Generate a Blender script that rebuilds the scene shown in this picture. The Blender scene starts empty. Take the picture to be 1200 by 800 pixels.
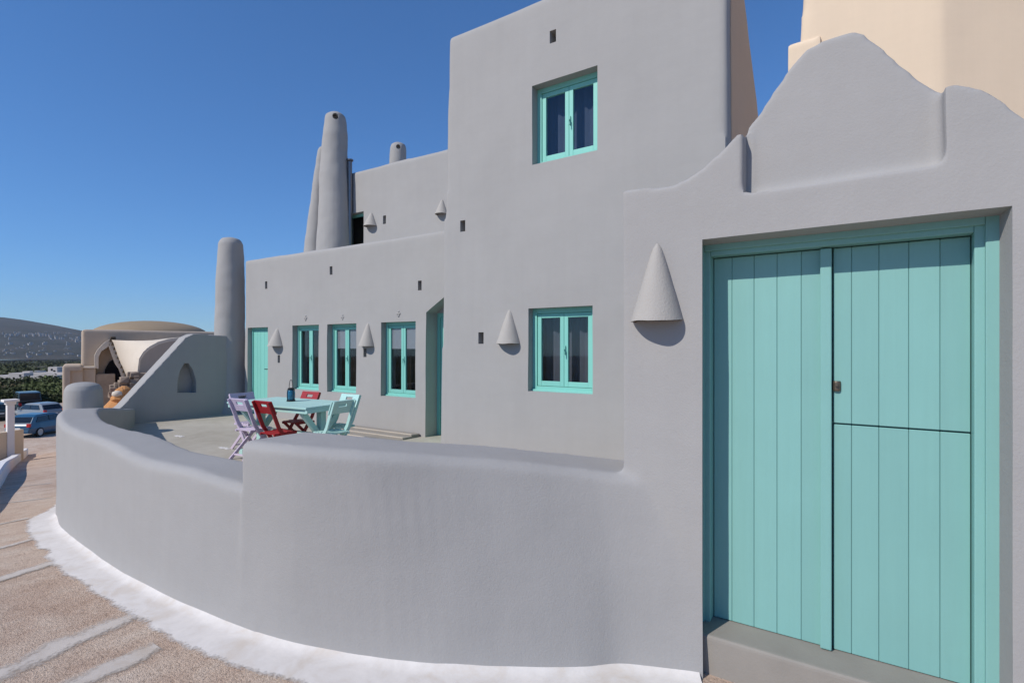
import bpy, bmesh, math, random
from mathutils import Vector, Matrix, noise
random.seed(7)
R_ = math.radians
scene = bpy.context.scene
COL = scene.collection

# ------------------------------------------------------------------ camera
CAMZ = 1.80
FPX = 620.0
YAW = math.atan2(620.0, 920.0)
cs, sn = math.cos(YAW), math.sin(YAW)
cam_d = bpy.data.cameras.new("camera")
cam = bpy.data.objects.new("camera", cam_d); COL.objects.link(cam)
cam.location = (0, 0, CAMZ); cam.rotation_euler = (math.pi/2, 0, YAW)
cam_d.sensor_width = 36.0; cam_d.lens = 36.0*FPX/1200.0
cam_d.shift_y = 5.0/1200.0
cam_d.clip_start = 0.05; cam_d.clip_end = 20000
scene.camera = cam

# ------------------------------------------------------------------ sky, sun, exposure
SUN_A, SUN_B = 0.36, 0.87            # light travels (+A, +1, -B)
sun_el = math.atan2(SUN_B, math.hypot(1, SUN_A))
world = bpy.data.worlds.new("World"); scene.world = world; world.use_nodes = True
wn = world.node_tree.nodes; wl = world.node_tree.links
bg = wn["Background"]
sky = wn.new("ShaderNodeTexSky"); sky.sky_type = 'NISHITA'; sky.sun_disc = False
sky.sun_elevation = sun_el
sky.sun_rotation = math.atan2(-SUN_A, -1.0)
sky.altitude = 100; sky.air_density = 1.0; sky.dust_density = 0.0; sky.ozone_density = 10.0
tint = wn.new("ShaderNodeMix"); tint.data_type = 'RGBA'; tint.blend_type = 'MULTIPLY'; tint.inputs[0].default_value = 1.0
tint.inputs[7].default_value = (0.78, 1.20, 1.56, 1)        # clear, dry island air: deeper blue all over
gam = wn.new("ShaderNodeGamma"); gam.inputs[1].default_value = 0.85
wl.new(sky.outputs[0], tint.inputs[6]); wl.new(tint.outputs[2], gam.inputs[0]); wl.new(gam.outputs[0], bg.inputs[0]); bg.inputs[1].default_value = 0.117
sd = bpy.data.lights.new("sun", 'SUN'); sd.energy = 3.9; sd.angle = R_(0.53); sd.color = (1.0, 0.945, 0.875)
so = bpy.data.objects.new("sun", sd); COL.objects.link(so)
so.rotation_euler = Vector((SUN_A, 1, -SUN_B)).to_track_quat('-Z', 'Y').to_euler()
so.location = (-8, -20, 20)
scene.view_settings.view_transform = 'Standard'; scene.view_settings.look = 'None'
scene.view_settings.exposure = 0.0; scene.view_settings.gamma = 1.0
scene.view_settings.use_curve_mapping = False
scene.render.engine = 'CYCLES'
scene.cycles.use_denoising = True
scene.cycles.max_bounces = 8
scene.cycles.transparent_max_bounces = 24

# ------------------------------------------------------------------ pixel -> place
def ray(u, v):
    t = (u-600.0)/FPX
    return (cs*t - sn, sn*t + cs, (405.0-v)/FPX)
def atY(u, v, Y):
    d = ray(u, v); k = Y/d[1]
    return Vector((d[0]*k, Y, CAMZ + d[2]*k))
def atX(u, v, X):
    d = ray(u, v); k = X/d[0]
    return Vector((X, d[1]*k, CAMZ + d[2]*k))
def atD(u, v, k):
    d = ray(u, v)
    return Vector((d[0]*k, d[1]*k, CAMZ + d[2]*k))
def atZ(u, v, Z):
    d = ray(u, v); k = (Z-CAMZ)/d[2]
    return Vector((d[0]*k, d[1]*k, Z))
def sp(t, w): return w*math.log1p(math.exp(min(40, t/w)))
def ground_z(x, y):
    xc = max(x, -48.0)
    z = -0.13*sp(-5.5-xc, 0.8)
    r = math.hypot(x, y)
    z -= 0.035*sp(r-62, 6.0) if r < 180 else 0.035*118 + 0.018*(r-180)
    return z
def atG(u, v):
    z = 0.0
    for _ in range(40):
        p = atZ(u, v, z); z = 0.5*z + 0.5*ground_z(p.x, p.y)
    return atZ(u, v, z)

# ------------------------------------------------------------------ materials
class NT:
    def __init__(s, name):
        s.m = bpy.data.materials.new(name); s.m.use_nodes = True
        s.t = s.m.node_tree; s.n = s.t.nodes; s.b = s.n["Principled BSDF"]; s.out = s.n["Material Output"]
    def new(s, k, **kw):
        nd = s.n.new(k)
        for a, b in kw.items(): setattr(nd, a, b)
        return nd
    def link(s, a, b): s.t.links.new(a, b)
    def coords(s, scale=(1, 1, 1), kind='Object'):
        tc = s.new("ShaderNodeTexCoord"); mp = s.new("ShaderNodeMapping")
        mp.inputs['Scale'].default_value = scale
        s.link(tc.outputs[kind], mp.inputs[0]); return mp.outputs[0]
    def noise(s, vec, scale, detail=4, rough=0.55, dist=0.0):
        n = s.new("ShaderNodeTexNoise"); n.inputs['Scale'].default_value = scale
        n.inputs['Detail'].default_value = detail; n.inputs['Roughness'].default_value = rough
        n.inputs['Distortion'].default_value = dist
        s.link(vec, n.inputs['Vector']); return n.outputs['Fac']
    def ramp(s, fac, stops):
        r = s.new("ShaderNodeValToRGB"); e = r.color_ramp.elements
        while len(e) < len(stops): e.new(0.5)
        for i, (p, c) in enumerate(stops):
            e[i].position = p; e[i].color = (*c, 1) if len(c) == 3 else c
        s.link(fac, r.inputs[0]); return r.outputs[0]
    def mix(s, fac, a, b, mode='MIX'):
        m = s.new("ShaderNodeMix", data_type='RGBA', blend_type=mode)
        if isinstance(fac, (int, float)): m.inputs[0].default_value = fac
        else: s.link(fac, m.inputs[0])
        for i, x in ((6, a), (7, b)):
            if isinstance(x, tuple): m.inputs[i].default_value = (*x, 1)
            else: s.link(x, m.inputs[i])
        return m.outputs[2]
    def math(s, op, a, b=None):
        m = s.new("ShaderNodeMath", operation=op)
        for i, x in ((0, a), (1, b)):
            if x is None: continue
            if isinstance(x, (int, float)): m.inputs[i].default_value = x
            else: s.link(x, m.inputs[i])
        return m.outputs[0]
    def bump(s, h, strength, dist=0.01):
        b = s.new("ShaderNodeBump"); b.inputs['Strength'].default_value = strength
        b.inputs['Distance'].default_value = dist
        s.link(h, b.inputs['Height']); s.link(b.outputs[0], s.b.inputs['Normal'])
    def fin(s, col=None, rough=0.8, spec=0.3, metal=0.0):
        if col is not None:
            if isinstance(col, tuple): s.b.inputs['Base Color'].default_value = (*col, 1)
            else: s.link(col, s.b.inputs['Base Color'])
        if isinstance(rough, (int, float)): s.b.inputs['Roughness'].default_value = rough
        else: s.link(rough, s.b.inputs['Roughness'])
        s.b.inputs['Specular IOR Level'].default_value = spec
        s.b.inputs['Metallic'].default_value = metal
        return s.m

def plaster_mat(name, base, var=0.10, coarse=0.25, fine=0.25, streak=0.06):
    t = NT(name); c = t.coords()
    big = t.noise(c, 0.7, 5, 0.6); mid = t.noise(c, 5.0, 5, 0.6, 0.4)
    st = t.noise(t.coords((9, 9, 0.5)), 1.0, 4, 0.6)
    br = t.noise(t.coords((2.0, 2.0, 14.0)), 1.0, 3, 0.6)
    dk = tuple(v*(1-var) for v in base); lt = tuple(min(1, v*(1+var)) for v in base)
    col = t.mix(t.math('ADD', t.math('MULTIPLY', big, 0.65), t.math('MULTIPLY', mid, 0.35)), dk, lt)
    k = t.math('ADD', 1.0-streak, t.math('MULTIPLY', t.math('ADD', t.math('MULTIPLY', st, .6), t.math('MULTIPLY', br, .4)), 2*streak))
    cb = t.new("ShaderNodeCombineColor")
    for i in range(3): t.link(k, cb.inputs[i])
    col = t.mix(1.0, col, cb.outputs[0], 'MULTIPLY')
    h = t.math('ADD', t.math('MULTIPLY', t.noise(c, 14, 5, 0.6, 0.5), coarse), t.math('MULTIPLY', t.noise(c, 90, 4, 0.65), fine))
    t.bump(h, 0.55, 0.012)
    return t.fin(col, 0.92, 0.15)

def flat_mat(name, base, rough=0.6, spec=0.3, var=0.08, scale=8, metal=0.0, bump=0.0, bscale=60):
    t = NT(name); c = t.coords()
    n = t.noise(c, scale, 4, 0.6)
    col = t.mix(n, tuple(v*(1-var) for v in base), tuple(min(1, v*(1+var)) for v in base))
    if bump: t.bump(t.noise(c, bscale, 4, 0.6), bump, 0.004)
    return t.fin(col, rough, spec, metal)

def paint_mat(name, base, grain='Z', wear=0.0, rough=0.5):
    t = NT(name)
    sc = {'Z': (40, 40, 1.5), 'X': (1.5, 40, 40)}[grain]
    g = t.noise(t.coords(sc), 1.0, 5, 0.6, 0.3); n = t.noise(t.coords(), 3.0, 4, 0.6)
    f = t.math('ADD', t.math('MULTIPLY', g, .45), t.math('MULTIPLY', n, .55))
    col = t.mix(f, tuple(v*0.90 for v in base), tuple(min(1, v*1.09) for v in base))
    oi = t.new("ShaderNodeObjectInfo"); rv = t.math('ADD', .95, t.math('MULTIPLY', oi.outputs['Random'], .10))
    cb = t.new("ShaderNodeCombineColor")
    for i in range(3): t.link(rv, cb.inputs[i])
    col = t.mix(1.0, col, cb.outputs[0], 'MULTIPLY')       # every board took the paint a little differently
    if wear:
        w = t.ramp(t.noise(t.coords((1, 1, 1)), 30, 5, .7), [(0.70, (0, 0, 0)), (0.76, (wear, wear, wear))])
        col = t.mix(w, col, (0.55, 0.52, 0.46))
    t.bump(g, 0.25, 0.002)
    return t.fin(col, rough, 0.35)

M = {}
M['grey'] = plaster_mat("grey_plaster", (0.357, 0.346, 0.331), 0.10, .22, .16, .055)
M['grey_rough'] = plaster_mat("rough_grey_plaster", (0.352, 0.341, 0.329), 0.10, .28, .26, .05)
M['lamp_plaster'] = plaster_mat("lamp_plaster", (0.41, 0.385, 0.35), 0.10, .3, .5, .03)
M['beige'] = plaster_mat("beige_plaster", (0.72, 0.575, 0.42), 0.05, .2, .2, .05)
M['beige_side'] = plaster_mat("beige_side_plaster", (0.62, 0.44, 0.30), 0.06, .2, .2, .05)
M['stone_grey'] = plaster_mat("weathered_vault_plaster", (0.46, 0.37, 0.285), 0.14, .4, .3, .12)
M['lime'] = plaster_mat("white_lime_wash", (0.62, 0.54, 0.44), 0.08, .3, .3, .06)
M['dome'] = plaster_mat("ochre_dome_plaster", (0.33, 0.25, 0.165), 0.12, .4, .3, .05)
M['cream'] = plaster_mat("cream_plaster", (0.62, 0.52, 0.40), 0.08, .3, .3, .05)
M['white'] = plaster_mat("white_paint", (0.76, 0.73, 0.70), 0.06, .3, .3, .04)
M['farwhite'] = flat_mat("far_white_wall", (0.48, 0.44, 0.41), .9, .1, .12, .5)
M['fargrey'] = flat_mat("far_grey_wall", (0.22, 0.20, 0.19), .9, .1, .15, .5)
M['teal'] = paint_mat("turquoise_paint", (0.215, 0.545, 0.465))
M['teal_gate'] = paint_mat("turquoise_gate_paint", (0.212, 0.430, 0.395), 'Z', 0.0, .45)
M['teal_old'] = paint_mat("worn_turquoise_paint", (0.40, 0.62, 0.57), 'X', .35, .6)
M['red'] = paint_mat("red_paint", (0.32, 0.014, 0.018), 'Z', 0.15, .5)
M['lav'] = paint_mat("lavender_paint", (0.56, 0.47, 0.58), 'Z', .35, .6)
M['metal'] = flat_mat("tarnished_brass", (0.16, 0.13, 0.10), .45, .5, .3, 60, .8)
M['iron'] = flat_mat("black_iron", (0.02, 0.02, 0.022), .5, .4, .2, 30, .3)
M['flue'] = flat_mat("flue_steel", (0.22, 0.22, 0.23), .4, .5, .2, 8, .8)
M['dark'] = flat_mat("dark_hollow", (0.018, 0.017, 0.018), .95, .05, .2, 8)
M['curtain_or_room_shade'] = flat_mat("dark_brown_room_shade", (0.022, 0.016, 0.013), .95, .05, .3, 6)  # near-black brown, painted in for the unlit room behind the panes
M['blind'] = flat_mat("grey_roller_blind", (0.34, 0.31, 0.32), .9, .1, .06, 20)
M['net'] = flat_mat("blue_grey_curtain", (0.085, 0.095, 0.135), .9, .1, .2, 9)
M['net2'] = flat_mat("brown_grey_curtain", (0.12, 0.115, 0.135), .9, .1, .3, 4)
M['rust'] = flat_mat("rusty_rim", (0.16, 0.11, 0.075), .9, .1, .4, 40)
M['tyre'] = flat_mat("rubber", (0.018, 0.018, 0.019), .85, .2, .2, 40)
M['rim'] = flat_mat("alloy", (0.42, 0.43, 0.45), .35, .5, .1, 20, .8)
M['bulbglass'] = flat_mat("blue_glass_jar", (0.02, 0.12, 0.20), .12, .6, .2, 20)
M['redlens'] = flat_mat("red_lens", (0.45, 0.015, 0.02), .2, .5, .1, 20)
M['clearlens'] = flat_mat("clear_lens", (0.7, 0.7, 0.68), .15, .5, .1, 20)
M['carglass'] = flat_mat("car_glass", (0.012, 0.016, 0.02), .06, .6, .1, 5)
M['bark'] = flat_mat("bark", (0.10, 0.075, 0.05), .95, .1, .3, 20)
M['terracotta'] = flat_mat("orange_clay", (0.52, 0.25, 0.10), .9, .1, .25, 3, 0, .4, 8)
M['rubble'] = flat_mat("rubble_stone", (0.30, 0.235, 0.18), .95, .1, .45, 2.5, 0, .5, 10)
M['brick'] = flat_mat("brown_block", (0.17, 0.105, 0.085), .95, .1, .2, 5, 0, .3, 10)
M['mortar'] = flat_mat("brown_mortar", (0.12, 0.08, 0.065), .95, .1, .2, 5)

def car_paint(name, c):
    t = NT(name); t.b.inputs['Coat Weight'].default_value = .6
    t.b.inputs['Coat Roughness'].default_value = .05
    return t.fin(c, .35, .5)
M['carblue'] = car_paint("blue_car_paint", (0.008, 0.075, 0.15))
M['carsilver'] = car_paint("silver_car_paint", (0.22, 0.24, 0.25))
M['cardark'] = car_paint("dark_car_paint", (0.02, 0.035, 0.04))

def glass_mat():
    t = NT("window_glass")
    fr = t.new("ShaderNodeFresnel"); fr.inputs[0].default_value = 1.52
    tr = t.new("ShaderNodeBsdfTransparent"); tr.inputs[0].default_value = (.86, .9, .92, 1)
    gl = t.new("ShaderNodeBsdfGlossy"); gl.inputs['Roughness'].default_value = .02
    mx = t.new("ShaderNodeMixShader")
    ge = t.new("ShaderNodeNewGeometry")
    f2 = t.math('MULTIPLY', t.math('MINIMUM', t.math('MULTIPLY', fr.outputs[0], 1.9), 1.0), t.math('SUBTRACT', 1.0, ge.outputs['Backfacing']))
    t.link(f2, mx.inputs[0]); t.link(tr.outputs[0], mx.inputs[1]); t.link(gl.outputs[0], mx.inputs[2])
    t.link(mx.outputs[0], t.out.inputs[0]); return t.m
M['glass'] = glass_mat()

def road_mat():
    t = NT("street_concrete"); c = t.coords()
    big = t.noise(c, 0.55, 5, .6, .3); mid = t.noise(c, 3.2, 6, .65, .4); fin = t.noise(c, 55, 5, .7); peb = t.noise(c, 130, 3, .6)
    f = t.math('ADD', t.math('MULTIPLY', big, .45), t.math('MULTIPLY', mid, .55))
    col = t.ramp(f, [(.30, (.40, .275, .20)), (.45, (.54, .40, .305)), (.56, (.62, .49, .385)), (.70, (.68, .58, .48))])
    gr = t.ramp(fin, [(.30, (.52, .48, .45)), (.50, (1, 1, 1)), (.70, (1.12, 1.1, 1.08))])
    col = t.mix(.85, col, gr, 'MULTIPLY')
    pg = t.ramp(peb, [(.33, (.5, .46, .42)), (.42, (1, 1, 1))]); col = t.mix(.7, col, pg, 'MULTIPLY')
    vo = t.new("ShaderNodeTexVoronoi"); vo.inputs['Scale'].default_value = 42; t.link(c, vo.inputs['Vector'])
    ag = t.ramp(vo.outputs['Distance'], [(.10, (.62, .56, .50)), (.30, (1, 1, 1))])
    col = t.mix(t.ramp(t.noise(c, 2.2, 4, .6), [(.45, (0, 0, 0)), (.60, (.45, .45, .45))]), col, t.mix(1.0, col, ag, 'MULTIPLY'))
    # beyond the street the sheet is dry scrub and fields
    tc = t.new("ShaderNodeTexCoord"); ln = t.new("ShaderNodeVectorMath", operation='LENGTH'); t.link(tc.outputs['Object'], ln.inputs[0])
    far = t.ramp(t.math('DIVIDE', ln.outputs['Value'], 200.0), [(.25, (0, 0, 0)), (.42, (1, 1, 1))])
    fld = t.noise(t.coords((.012, .012, .012)), 1.0, 6, .65, .6)
    scrub = t.ramp(fld, [(.36, (.020, .030, .012)), (.48, (.035, .045, .018)), (.56, (.11, .095, .06)), (.66, (.03, .04, .018))])
    col = t.mix(far, col, scrub)
    h = t.math('ADD', t.math('MULTIPLY', fin, .6), t.math('MULTIPLY', peb, .5))
    h = t.math('ADD', h, t.math('MULTIPLY', mid, .8))
    t.bump(h, 1.0, .018)
    return t.fin(col, .95, .1)
M['road'] = road_mat()

def worn_white(name, thr=0.5, soft=.12, tint=(.80, .77, .74)):
    # brushed-on lime paint that thins out towards its ragged edge ("edge" runs 0 at the heart .. 1 at the rim)
    t = NT(name); c = t.coords()
    at = t.new("ShaderNodeAttribute", attribute_name="edge")
    n = t.math('ADD', t.math('MULTIPLY', t.noise(c, 3.5, 2, .5), .70), t.math('MULTIPLY', t.noise(c, 48, 2, .5), .30))
    k = t.math('SUBTRACT', n, t.math('MULTIPLY', at.outputs['Fac'], .48))
    a = t.ramp(k, [(thr-.36, (0, 0, 0)), (thr-.36+soft, (1, 1, 1))])
    dirt = t.ramp(t.noise(c, 4.0, 6, .7, .4), [(.33, (tint[0]*.84, tint[1]*.80, tint[2]*.75)), (.50, tuple(v*.93 for v in tint)), (.62, tint)])
    t.link(dirt, t.b.inputs['Base Color'])
    t.bump(t.math('ADD', t.math('MULTIPLY', t.noise(c, 60, 3, .6), .25), t.noise(c, 6, 3, .5)), .12, .010)
    t.fin(None, .9, .15)
    tr = t.new("ShaderNodeBsdfTransparent"); mx = t.new("ShaderNodeMixShader")
    t.link(a, mx.inputs[0]); t.link(tr.outputs[0], mx.inputs[1]); t.link(t.b.outputs[0], mx.inputs[2])
    t.link(mx.outputs[0], t.out.inputs[0]); return t.m
M['limeband'] = worn_white("lime_painted_edge", .42, .22, (.70, .66, .62))
M['limeline'] = worn_white("worn_painted_line", .50, .24, (.56, .50, .44))

def floor_mat():
    t = NT("terrace_screed"); c = t.coords()
    f = t.math('ADD', t.math('MULTIPLY', t.noise(c, .8, 5, .6, .4), .6), t.math('MULTIPLY', t.noise(c, 5, 5, .6), .4))
    col = t.ramp(f, [(.35, (.375, .340, .280)), (.6, (.465, .430, .365))])
    t.bump(t.noise(c, 80, 4, .6), .3, .004)
    return t.fin(col, .85, .2)
M['floor'] = floor_mat()
M['concrete'] = flat_mat("step_concrete", (.285, .262, .232), .9, .15, .22, 2.5, 0, .4, 70)

def leaf_mat(name, c):
    t = NT(name); n = t.noise(t.coords(), 1.3, 4, .6)
    col = t.mix(n, tuple(v*.55 for v in c), tuple(v*1.5 for v in c))
    t.b.inputs['Subsurface Weight'].default_value = 0
    return t.fin(col, .75, .2)
M['leaf'] = leaf_mat("shrub_leaves", (.048, .058, .022))
M['leaf2'] = leaf_mat("olive_leaves", (.085, .105, .035))
M['leaf3'] = leaf_mat("dry_leaves", (.13, .105, .055))

def hill_mat():
    t = NT("hill_scrub"); c = t.coords()
    a = t.noise(c, .004, 7, .65, .5); b = t.noise(t.coords((.0016, .0016, .03)), 1.0, 5, .6, .3)
    col = t.ramp(t.math('ADD', t.math('MULTIPLY', a, .6), t.math('MULTIPLY', b, .4)),
                 [(.36, (.016, .022, .016)), (.48, (.040, .044, .034)), (.58, (.065, .060, .048)), (.68, (.13, .115, .09))])
    return t.fin(col, .95, .05)
M['hill'] = hill_mat()

# ------------------------------------------------------------------ mesh helpers
class MB:
    def __init__(s): s.v = []; s.f = []
    def add(s, vs, fs):
        o = len(s.v); s.v += [tuple(p) for p in vs]; s.f += [tuple(i+o for i in f) for f in fs]; return s
    def box(s, x0, x1, y0, y1, z0, z1):
        vs = [(x0,y0,z0),(x1,y0,z0),(x1,y1,z0),(x0,y1,z0),(x0,y0,z1),(x1,y0,z1),(x1,y1,z1),(x0,y1,z1)]
        return s.add(vs, [(0,3,2,1),(4,5,6,7),(0,1,5,4),(1,2,6,5),(2,3,7,6),(3,0,4,7)])
    def hexa(s, vs): return s.add(vs, [(0,3,2,1),(4,5,6,7),(0,1,5,4),(1,2,6,5),(2,3,7,6),(3,0,4,7)])
    def prism_y(s, prof, y0, y1):           # prof: (x,z) counter-clockwise seen from -y
        n = len(prof)
        vs = [(x, y0, z) for x, z in prof] + [(x, y1, z) for x, z in prof]
        fs = [tuple(range(n)), tuple(range(2*n-1, n-1, -1))] + [(i, i+n, (i+1) % n + n, (i+1) % n) for i in range(n)]
        return s.add(vs, fs)
    def prism_x(s, prof, x0, x1):           # prof: (y,z) counter-clockwise seen from +x
        n = len(prof)
        vs = [(x1, y, z) for y, z in prof] + [(x0, y, z) for y, z in prof]
        fs = [tuple(range(n)), tuple(range(2*n-1, n-1, -1))] + [(i, i+n, (i+1) % n + n, (i+1) % n) for i in range(n)]
        return s.add(vs, fs)
    def bar(s, a, b, w, d, up=(0, 0, 1)):   # square bar from a to b
        a, b = Vector(a), Vector(b); t = (b-a).normalized(); u = Vector(up)
        sd_ = t.cross(u)
        if sd_.length < 1e-4: sd_ = t.cross(Vector((0, 1, 0)))
        sd_.normalize(); n = sd_.cross(t).normalized()
        c = [(-w/2, -d/2), (w/2, -d/2), (w/2, d/2), (-w/2, d/2)]
        return s.hexa([a+sd_*i+n*j for i, j in c] + [b+sd_*i+n*j for i, j in c])
    def rings(s, rings, cap=True):
        n = len(rings[0]); vs = [p for r in rings for p in r]; fs = []
        for k in range(len(rings)-1):
            for i in range(n):
                j = (i+1) % n; fs.append((k*n+i, k*n+j, (k+1)*n+j, (k+1)*n+i))
        if cap: fs += [tuple(range(n-1, -1, -1)), tuple(range((len(rings)-1)*n, len(rings)*n))]
        return s.add(vs, fs)
    def lathe(s, cx, cy, prof, n=24, wob=0.0):   # prof: (r,z[,dx,dy]) bottom to top
        rs = []
        for p in prof:
            r, z = p[0], p[1]; dx = p[2] if len(p) > 2 else 0; dy = p[3] if len(p) > 3 else 0
            rs.append([(cx+dx+r*math.cos(2*math.pi*i/n), cy+dy+r*math.sin(2*math.pi*i/n), z) for i in range(n)])
        return s.rings(rs)
    def tube(s, pts, r, n=8):
        pts = [Vector(p) for p in pts]; rs = []
        for i, p in enumerate(pts):
            t = (pts[min(i+1, len(pts)-1)]-pts[max(i-1, 0)]).normalized()
            a = t.cross(Vector((0, 0, 1)))
            if a.length < 1e-3: a = t.cross(Vector((1, 0, 0)))
            a.normalize(); b = t.cross(a)
            rs.append([p+a*r*math.cos(2*math.pi*k/n)+b*r*math.sin(2*math.pi*k/n) for k in range(n)])
        return s.rings(rs)
    def mesh(s, name):
        me = bpy.data.meshes.new(name); me.from_pydata(s.v, [], s.f); me.update(); return me
    def build(s, name, mat, parent=None, bevel=0.0, smooth=False, segs=2, fix=True):
        me = s.mesh(name)
        if fix or bevel:
            bm = bmesh.new(); bm.from_mesh(me)
            bmesh.ops.recalc_face_normals(bm, faces=bm.faces)
            if bevel:
                es = [e for e in bm.edges if len(e.link_faces) == 2 and e.calc_face_angle(0) > R_(30)]
                bmesh.ops.bevel(bm, geom=es, offset=bevel, segments=segs, affect='EDGES', profile=.6, clamp_overlap=True)
            bm.to_mesh(me); bm.free()
        return link(name, me, mat, parent, smooth)

def link(name, me, mat, parent=None, smooth=False):
    o = bpy.data.objects.new(name, me); COL.objects.link(o)
    if mat: me.materials.append(mat)
    if smooth:
        for p in me.polygons: p.use_smooth = True
    if parent is not None:
        o.parent = parent
        if not parent.get('_local'):
            root = parent
            loc = Vector(root.get('_base', (0, 0, 0)))
            if root.type == 'EMPTY': o.matrix_parent_inverse = Matrix.Translation(-loc)
    return o
def tag(o, label, cat, group=None):
    o['label'] = label; o['category'] = cat
    if group: o['group'] = group
    return o
def structure(o): o['kind'] = 'structure'; return o
def thing(name, label, cat, loc=(0, 0, 0), rz=0.0, group=None, local=False):
    o = bpy.data.objects.new(name, None); COL.objects.link(o); o.empty_display_size = .2
    o.location = loc; o.rotation_euler = (0, 0, rz)
    o['_base'] = tuple(loc)
    if local: o['_local'] = 1
    tag(o, label, cat, group); return o
def copy_tree(o, parent=None):
    c = o.copy(); COL.objects.link(c)
    if parent is not None: c.parent = parent
    for ch in list(o.children): copy_tree(ch, c)
    return c
def sub(parent, name, mb, mat, **kw):       # part of a mesh part: same space
    o = mb.build(name, mat, None, **kw); o.parent = parent; return o

def plaster(name, mb, mat, parent=None, cuts=None, voxel=.03, smooth=3, amp=.008, freq=1.1, pre=None):
    """closed solids -> fused, rounded, slightly uneven hand-plastered body -> openings cut out of it"""
    def clean(me):
        bm = bmesh.new(); bm.from_mesh(me); bmesh.ops.recalc_face_normals(bm, faces=bm.faces); bm.to_mesh(me); bm.free(); return me
    def evaluated(ob):
        dg = bpy.context.evaluated_depsgraph_get(); dg.update()
        return bpy.data.meshes.new_from_object(ob.evaluated_get(dg))
    me = clean(mb.mesh(name+"_core"))
    ob = bpy.data.objects.new(name+"_core", me); COL.objects.link(ob)
    pc = None
    if pre:
        pc = bpy.data.objects.new("pre", clean(pre.mesh("pre"))); COL.objects.link(pc)
        b = ob.modifiers.new("b", 'BOOLEAN'); b.object = pc; b.operation = 'DIFFERENCE'; b.solver = 'EXACT'; b.use_self = True
    r = ob.modifiers.new("r", 'REMESH'); r.mode = 'VOXEL'; r.voxel_size = voxel; r.adaptivity = 0.0
    if smooth:
        s_ = ob.modifiers.new("s", 'SMOOTH'); s_.factor = .5; s_.iterations = smooth
    out = evaluated(ob)
    bpy.data.objects.remove(ob); bpy.data.meshes.remove(me)
    if pc: bpy.data.objects.remove(pc)
    n = len(out.vertices)
    buf = [0.0]*(3*n); out.vertices.foreach_get('co', buf)
    nb = [0.0]*(3*n); out.vertex_normals.foreach_get('vector', nb)
    nz = noise.noise
    for i in range(n):
        j = 3*i; x, y, z = buf[j], buf[j+1], buf[j+2]
        d = amp*(nz((x*freq, y*freq, z*freq)) + .35*nz((x*freq*3.3+7, y*freq*3.3, z*freq*3.3)))
        buf[j] += nb[j]*d; buf[j+1] += nb[j+1]*d; buf[j+2] += nb[j+2]*d
    out.vertices.foreach_set('co', buf); out.update()
    if cuts and cuts.v:
        ob = bpy.data.objects.new(name+"_core", out); COL.objects.link(ob)
        co = bpy.data.objects.new("cut", clean(cuts.mesh("cut"))); COL.objects.link(co)
        b = ob.modifiers.new("b", 'BOOLEAN'); b.object = co; b.operation = 'DIFFERENCE'; b.solver = 'EXACT'
        o2 = evaluated(ob)
        bpy.data.objects.remove(ob); bpy.data.objects.remove(co); bpy.data.meshes.remove(out); out = o2
    out.name = name
    out.materials.clear()
    o = link(name, out, mat, parent, True)
    out.set_sharp_from_angle(angle=R_(50))
    return o

def catmull(pts, k):
    out = []
    P = [Vector(p) for p in pts]
    for i in range(len(P)-1):
        a, b, c, d = P[max(i-1, 0)], P[i], P[i+1], P[min(i+2, len(P)-1)]
        for j in range(k):
            t = j/k
            out.append(.5*((2*b)+(c-a)*t+(2*a-5*b+4*c-d)*t*t+(3*b-a-3*c+d)*t**3))
    out.append(P[-1]); return out

# ================================================================== SETTING: ground, hills
def ground():
    def axis(near, far):
        a = [0.0]; st = near
        while a[-1] < far:
            a.append(a[-1]+st); st *= 1.12 if a[-1] > 14 else 1.0
        return [-q for q in reversed(a[1:])] + a
    xs = axis(.5, 4200); ys = axis(.5, 4200)
    nx, ny = len(xs), len(ys); v = []
    for y in ys:
        for x in xs:
            z = ground_z(x, y)
            r = math.hypot(x, y)
            if r > 70: z += min(r-70, 120)/120*2.0*noise.noise((x*.012, y*.012, 3.1))
            v.append((x, y, z))
    f = [(j*nx+i, j*nx+i+1, (j+1)*nx+i+1, (j+1)*nx+i) for j in range(ny-1) for i in range(nx-1)]
    m = MB(); m.add(v, f)
    structure(m.build("ground", M['road'], smooth=True, fix=False))
ground()

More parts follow.
